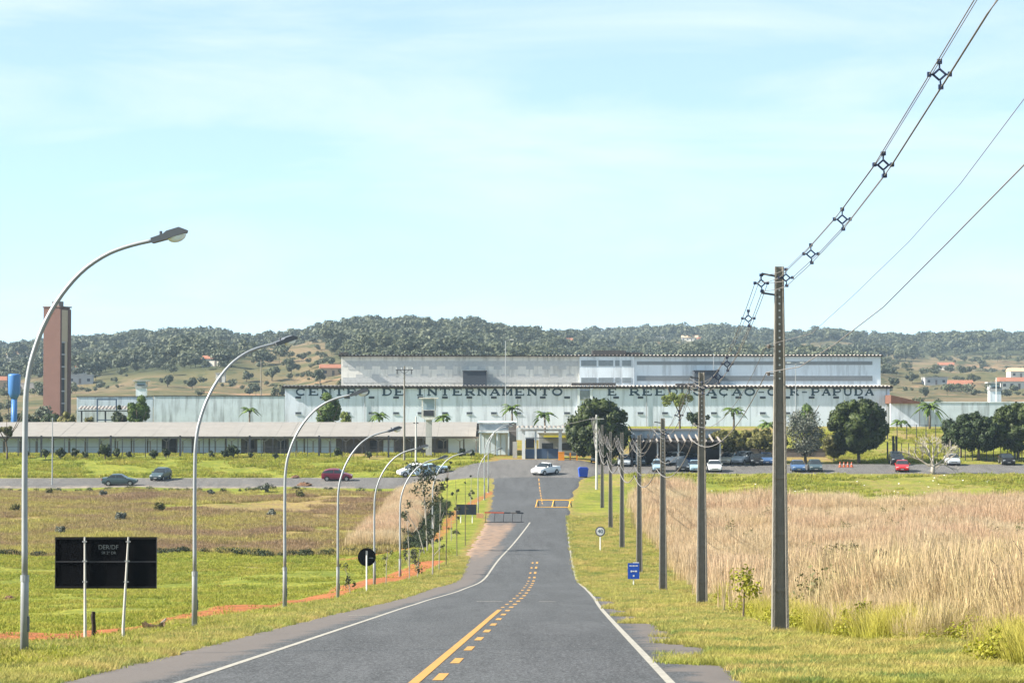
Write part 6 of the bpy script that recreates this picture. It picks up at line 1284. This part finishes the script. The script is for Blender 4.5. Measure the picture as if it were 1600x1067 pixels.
HS = [(8, 606, 9, 3, 7, 'ochre', 'red', 10, 'red-roofed house above the blue water tower'), (10, 580, 10, 3, 7, 'ochre', 'red', -8, 'red-roofed house higher up above the blue water tower'), (50, 612, 8, 3.2, 6, 'white', 'flat', 5, 'flat-roofed pale house left of the brick tower foot'), (52, 578, 11, 3, 7, 'white', 'red', -5, 'pale red-roofed house left of the brick tower middle'), (28, 562, 12, 3, 8, 'white', 'ochre', 0, 'long white house high on the far left slope'), (22, 552, 14, 3, 8, 'white', 'flat', 4, 'white flat building near the far left skyline'), (118, 588, 9, 3, 7, 'white', 'red', 12, 'red-roofed house just right of the brick tower'), (126, 603, 10, 3.4, 7, 'grey', 'flat', 6, 'grey flat-roofed house right of the brick tower'), (142, 571, 9, 3, 7, 'ochre', 'ochre', -6, 'ochre house on the slope right of the brick tower'), (178, 566, 9, 3, 7, 'white', 'ochre', 14, 'pale house on bare earth right of the brick tower'), (333, 572, 8, 3, 6, 'white', 'red', -12, 'small red-roofed house right of the second lamp arm'), (345, 601, 3.5, 3.5, 3.5, 'white', 'flat', 0, 'tiny white house left of the second lamp arm'), (520, 590, 9, 3, 6, 'ochre', 'red', 8, 'reddish house just left of the upper prison block'), (878, 541, 13, 3, 8, 'white', 'red', 5, 'pale house on the slope above the middle of the roof'), (938, 530, 22, 3, 9, 'white', 'flat', 0, 'long white building above the roof tank'), (1014, 531, 26, 3.4, 10, 'white', 'flat', -3, 'long white building on the bare patch right of the roof tank'), (1052, 524, 12, 3.4, 8, 'ochre', 'red', 4, 'red-roofed house near the skyline right of the roof tank'), (1078, 533, 13, 3, 8, 'white', 'ochre', -7, 'pale house below the skyline left of the overhead line'), (1100, 536, 10, 3, 7, 'white', 'red', 9, 'pale red-roofed house beside the overhead line'), (1460, 604, 10, 3, 7, 'grey', 'flat', 4, 'grey house on the right slope left of the dark shelter'), (1500, 612, 9, 3, 7, 'ochre', 'red', -6, 'red-roofed house on the right slope left of the guard tower'), (1583, 608, 12, 3, 7, 'white', 'red', 5, 'pale house right of the small guard tower'), (1478, 578, 9, 3, 7, 'white', 'red', -10, 'small pale house midway up the right slope'), (1592, 590, 10, 3, 7, 'white', 'ochre', 6, 'ochre-roofed house at the right edge of the slope')]
for a_ in HS: house(*a_)
# bigger single trees in the middle distance
for k, (px, py, s_, lab) in enumerate(((455, 580, 9, 'broad dark tree left of the upper prison block'), (425, 588, 8, 'dark tree on the slope behind the third lamp'), (500, 590, 7, 'dark tree just left of the upper block corner'), (385, 590, 6, 'round tree on the slope right of the second lamp'), (300, 600, 6, 'dark tree left of the second lamp arm'), (262, 595, 6, 'tree on the slope right of the round bushy tree'), (1395, 598, 6, 'tree just right of the upper block'), (1425, 590, 7, 'pale green tree on the right slope'), (1520, 590, 6, 'tree left above the small guard tower'), (1445, 612, 5, 'low tree on the right slope behind the red roof'))):
    d = hill_at(px, py + 10); x_ = (px - 800) / FPX * d; t = thing('slope_tree', lab, 'tree', (x_, d, hill_z(px, d) - .3), 0, 'larger trees on the middle slopes'); s_ *= .8
    trunk(t, s_ * .4, .2, M['bark'], 3, 700 + k); link('crown', crown_mesh('crown', lobes_ellipsoid(s_ * 1.35, s_ * .75, s_ * .62, 9, 700 + k), 900, .38, M['hilltree'], 700 + k), t)

# scraps of litter in the grass
lm = mat('litter_white', (.72, .72, .70), .7, .1, 3)
litP = [MB().add([(-.5, -.3, .05), (.4, -.4, .12), (.5, .35, .05), (-.35, .4, .2), (0, 0, .32)], [(0, 1, 4), (1, 2, 4), (2, 3, 4), (3, 0, 4)]).mesh('scrap', lm), MB().add([(-.3, -.5, .1), (.5, -.2, .04), (.3, .45, .22), (-.5, .2, .06), (.05, .05, .4)], [(0, 1, 4), (1, 2, 4), (2, 3, 4), (3, 0, 4)]).mesh('scrap', lm)]
q1 = pts_in(46, lambda d: 16 + 0 * d, lambda d: .19 * d, 296, 330, lambda x, d: x > 0); q2 = pts_in(26, lambda d: -.2 * d, lambda d: xl(d) - .6, 50, 66, lambda x, d: x < 0); q3 = pts_in(14, lambda d: xr(d) + .2, lambda d: xr(d) + 2.5, 50, 110, lambda x, d: x > 0)
p = np.concatenate([q1, q2, q3]); p[:, 2] += .06; sc_ = np.concatenate([.14 + .16 * nrng.uniform(size=len(q1)), .04 + .05 * nrng.uniform(size=len(q2)), .04 + .05 * nrng.uniform(size=len(q3))])
o = scatter('litter', p, sc_, litP, 31, .2); stuff(o, 'scraps of white litter scattered in the short grass', 'litter')
# ------------------------------------------------------------------ air
hz = MB().box(-1900, 1900, -80, 3700, -14, 110).build('haze', None); stuff(hz, 'thin blue haze in the air over the valley', 'haze')
hm = bpy.data.materials.new('haze'); hm.use_nodes = True; nt = hm.node_tree; nt.nodes.clear()
ho = nt.nodes.new('ShaderNodeOutputMaterial'); hv = nt.nodes.new('ShaderNodeVolumePrincipled')
hv.inputs['Color'].default_value = (.62, .80, 1, 1); hv.inputs['Density'].default_value = 0.000085
nt.links.new(hv.outputs[0], ho.inputs['Volume']); hz.data.materials.append(hm)
